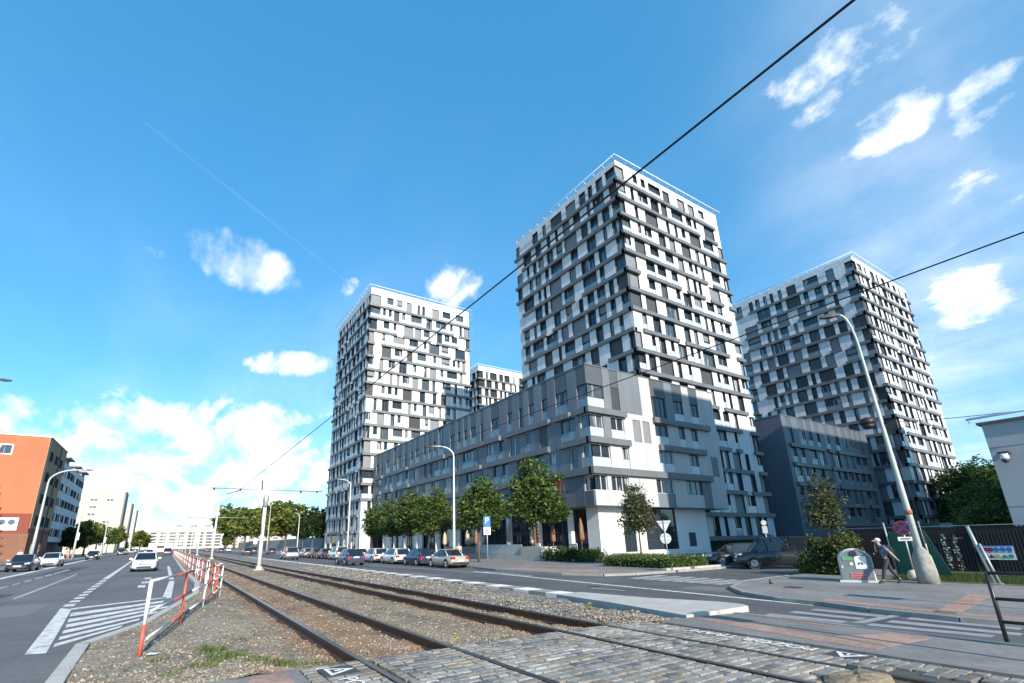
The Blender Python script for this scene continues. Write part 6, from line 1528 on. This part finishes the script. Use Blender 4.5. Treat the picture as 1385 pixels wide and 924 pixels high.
def bank(p0, p1, wid, amp, soft=1.):
    """an elongated bank of cloud between two directions of the sky"""
    global acc
    a, b = ray(*p0).normalized(), ray(*p1).normalized(); c = (a+b).normalized(); e1 = (b-a); ln = max(e1.length/2, .01); e1 = (e1-c*e1.dot(c)).normalized(); e2 = c.cross(e1)
    x = mth('DIVIDE', dot(e1), ln); y = mth('DIVIDE', dot(e2), wid); r = mth('ADD', mth('MULTIPLY', x, x), mth('MULTIPLY', y, y))
    m = mth('MULTIPLY', mth('EXPONENT', mth('MULTIPLY', mth('MULTIPLY', r, r) if soft > 0 else r, -.5*abs(soft))), mth('GREATER_THAN', dot(c), .3)); m = mth('MULTIPLY', m, amp)
    acc = m if acc is None else mth('MAXIMUM', acc, m)
bank((245, 318), (405, 384), .05, 1.45); bank((335, 490), (445, 494), .026, 1.2); bank((585, 385), (660, 435), .06, 1.0); bank((350, 322), (395, 338), .02, .75); bank((462, 375), (480, 395), .022, .45)
bank((1040, 155), (1250, 45), .07, .98); bank((1120, 195), (1280, 120), .045, 1.1); bank((1280, 135), (1400, 115), .055, 1.1); bank((1255, 425), (1390, 405), .06, 1.05); bank((1240, 455), (1390, 445), .05, .75)
bank((1250, 310), (1400, 230), .06, .85); bank((-60, 612), (480, 628), .1, 1.34); bank((-40, 560), (90, 568), .045, 1.0); bank((290, 565), (450, 585), .05, 1.05); bank((190, 330), (240, 345), .02, .6)
bank((0, 700), (700, 690), .05, .9); bank((1285, 560), (1500, 560), .1, .6); bank((-600, 560), (-200, 560), .15, .9); bank((1500, 420), (1900, 350), .2, .8)
den = mth('SUBTRACT', mth('ADD', acc, mth('MULTIPLY', mth('SUBTRACT', nsum, .5), 5.)), .6)
fac = nd(t, 'ShaderNodeMapRange'); fac.interpolation_type = 'SMOOTHSTEP'; fac.inputs[1].default_value = 0; fac.inputs[2].default_value = .8; L(den, fac.inputs[0])
gate = nd(t, 'ShaderNodeMapRange'); gate.inputs[1].default_value = .03; gate.inputs[2].default_value = .35; L(acc, gate.inputs[0]); cl_ = mth('MULTIPLY', fac.outputs[0], gate.outputs[0])
# thin veil
main = acc; acc = None
bank((1150, 480), (1500, 420), .4, .34, -1.6); bank((0, 660), (700, 660), .16, .3, -1.6); bank((1050, 180), (1400, 90), .25, .24, -1.6); bank((1000, 640), (1500, 600), .2, .4, -1.6)
hz_ = mth('MULTIPLY', acc, mth('ADD', .5, nz2.outputs['Fac']))
veil = mth('MULTIPLY', mth('SUBTRACT', nz2.outputs['Fac'], .4), .5, clamp=True); veil = mth('MULTIPLY', veil, mth('SUBTRACT', 1.0, mth('MULTIPLY', sx.outputs[2], 1.3), clamp=True))
# contrail
a, b = ray(240, 200).normalized(), ray(450, 365).normalized(); nn = a.cross(b).normalized(); c = (a+b).normalized(); e1 = ((b-a)-c*(b-a).dot(c)).normalized()
q = mth('DIVIDE', dot(nn), .0022); tr = mth('EXPONENT', mth('MULTIPLY', mth('MULTIPLY', q, q), -1.)); lim = mth('LESS_THAN', mth('ABSOLUTE', dot(e1)), .2)
trail = mth('MULTIPLY', mth('MULTIPLY', tr, lim), mth('MULTIPLY', nz.outputs['Fac'], .13))
f = mth('MAXIMUM', cl_, mth('MAXIMUM', mth('ADD', veil, hz_), trail)); f = mth('MULTIPLY', f, .97)
shade = nd(t, 'ShaderNodeMix'); shade.data_type = 'RGBA'; shade.inputs[6].default_value = (3.9, 4.7, 5.6, 1); shade.inputs[7].default_value = (7.2, 7.2, 7.2, 1)
sm = nd(t, 'ShaderNodeMapRange'); sm.inputs[1].default_value = .44; sm.inputs[2].default_value = .6; L(nsum, sm.inputs[0]); L(sm.outputs[0], shade.inputs[0])
mx = nd(t, 'ShaderNodeMix'); mx.data_type = 'RGBA'; L(f, mx.inputs[0]); ad = nd(t, 'ShaderNodeMix'); ad.data_type = 'RGBA'; ad.blend_type = 'ADD'; ad.inputs[0].default_value = 1; ad.inputs[7].default_value = (.16, .98, 1.95, 1); L(hs_.outputs[0], ad.inputs[6]); L(ad.outputs[2], mx.inputs[6]); L(shade.outputs[2], mx.inputs[7]); L(mx.outputs[2], bg.inputs['Color'])
S.view_settings.view_transform = 'Standard'; S.view_settings.look = 'None'; S.view_settings.exposure = .8; S.view_settings.gamma = 1; S.view_settings.use_curve_mapping = False
S.cycles.max_bounces = 5; S.cycles.diffuse_bounces = 3; S.cycles.glossy_bounces = 3; S.cycles.transmission_bounces = 2; S.cycles.transparent_max_bounces = 4
S.cycles.use_denoising = True
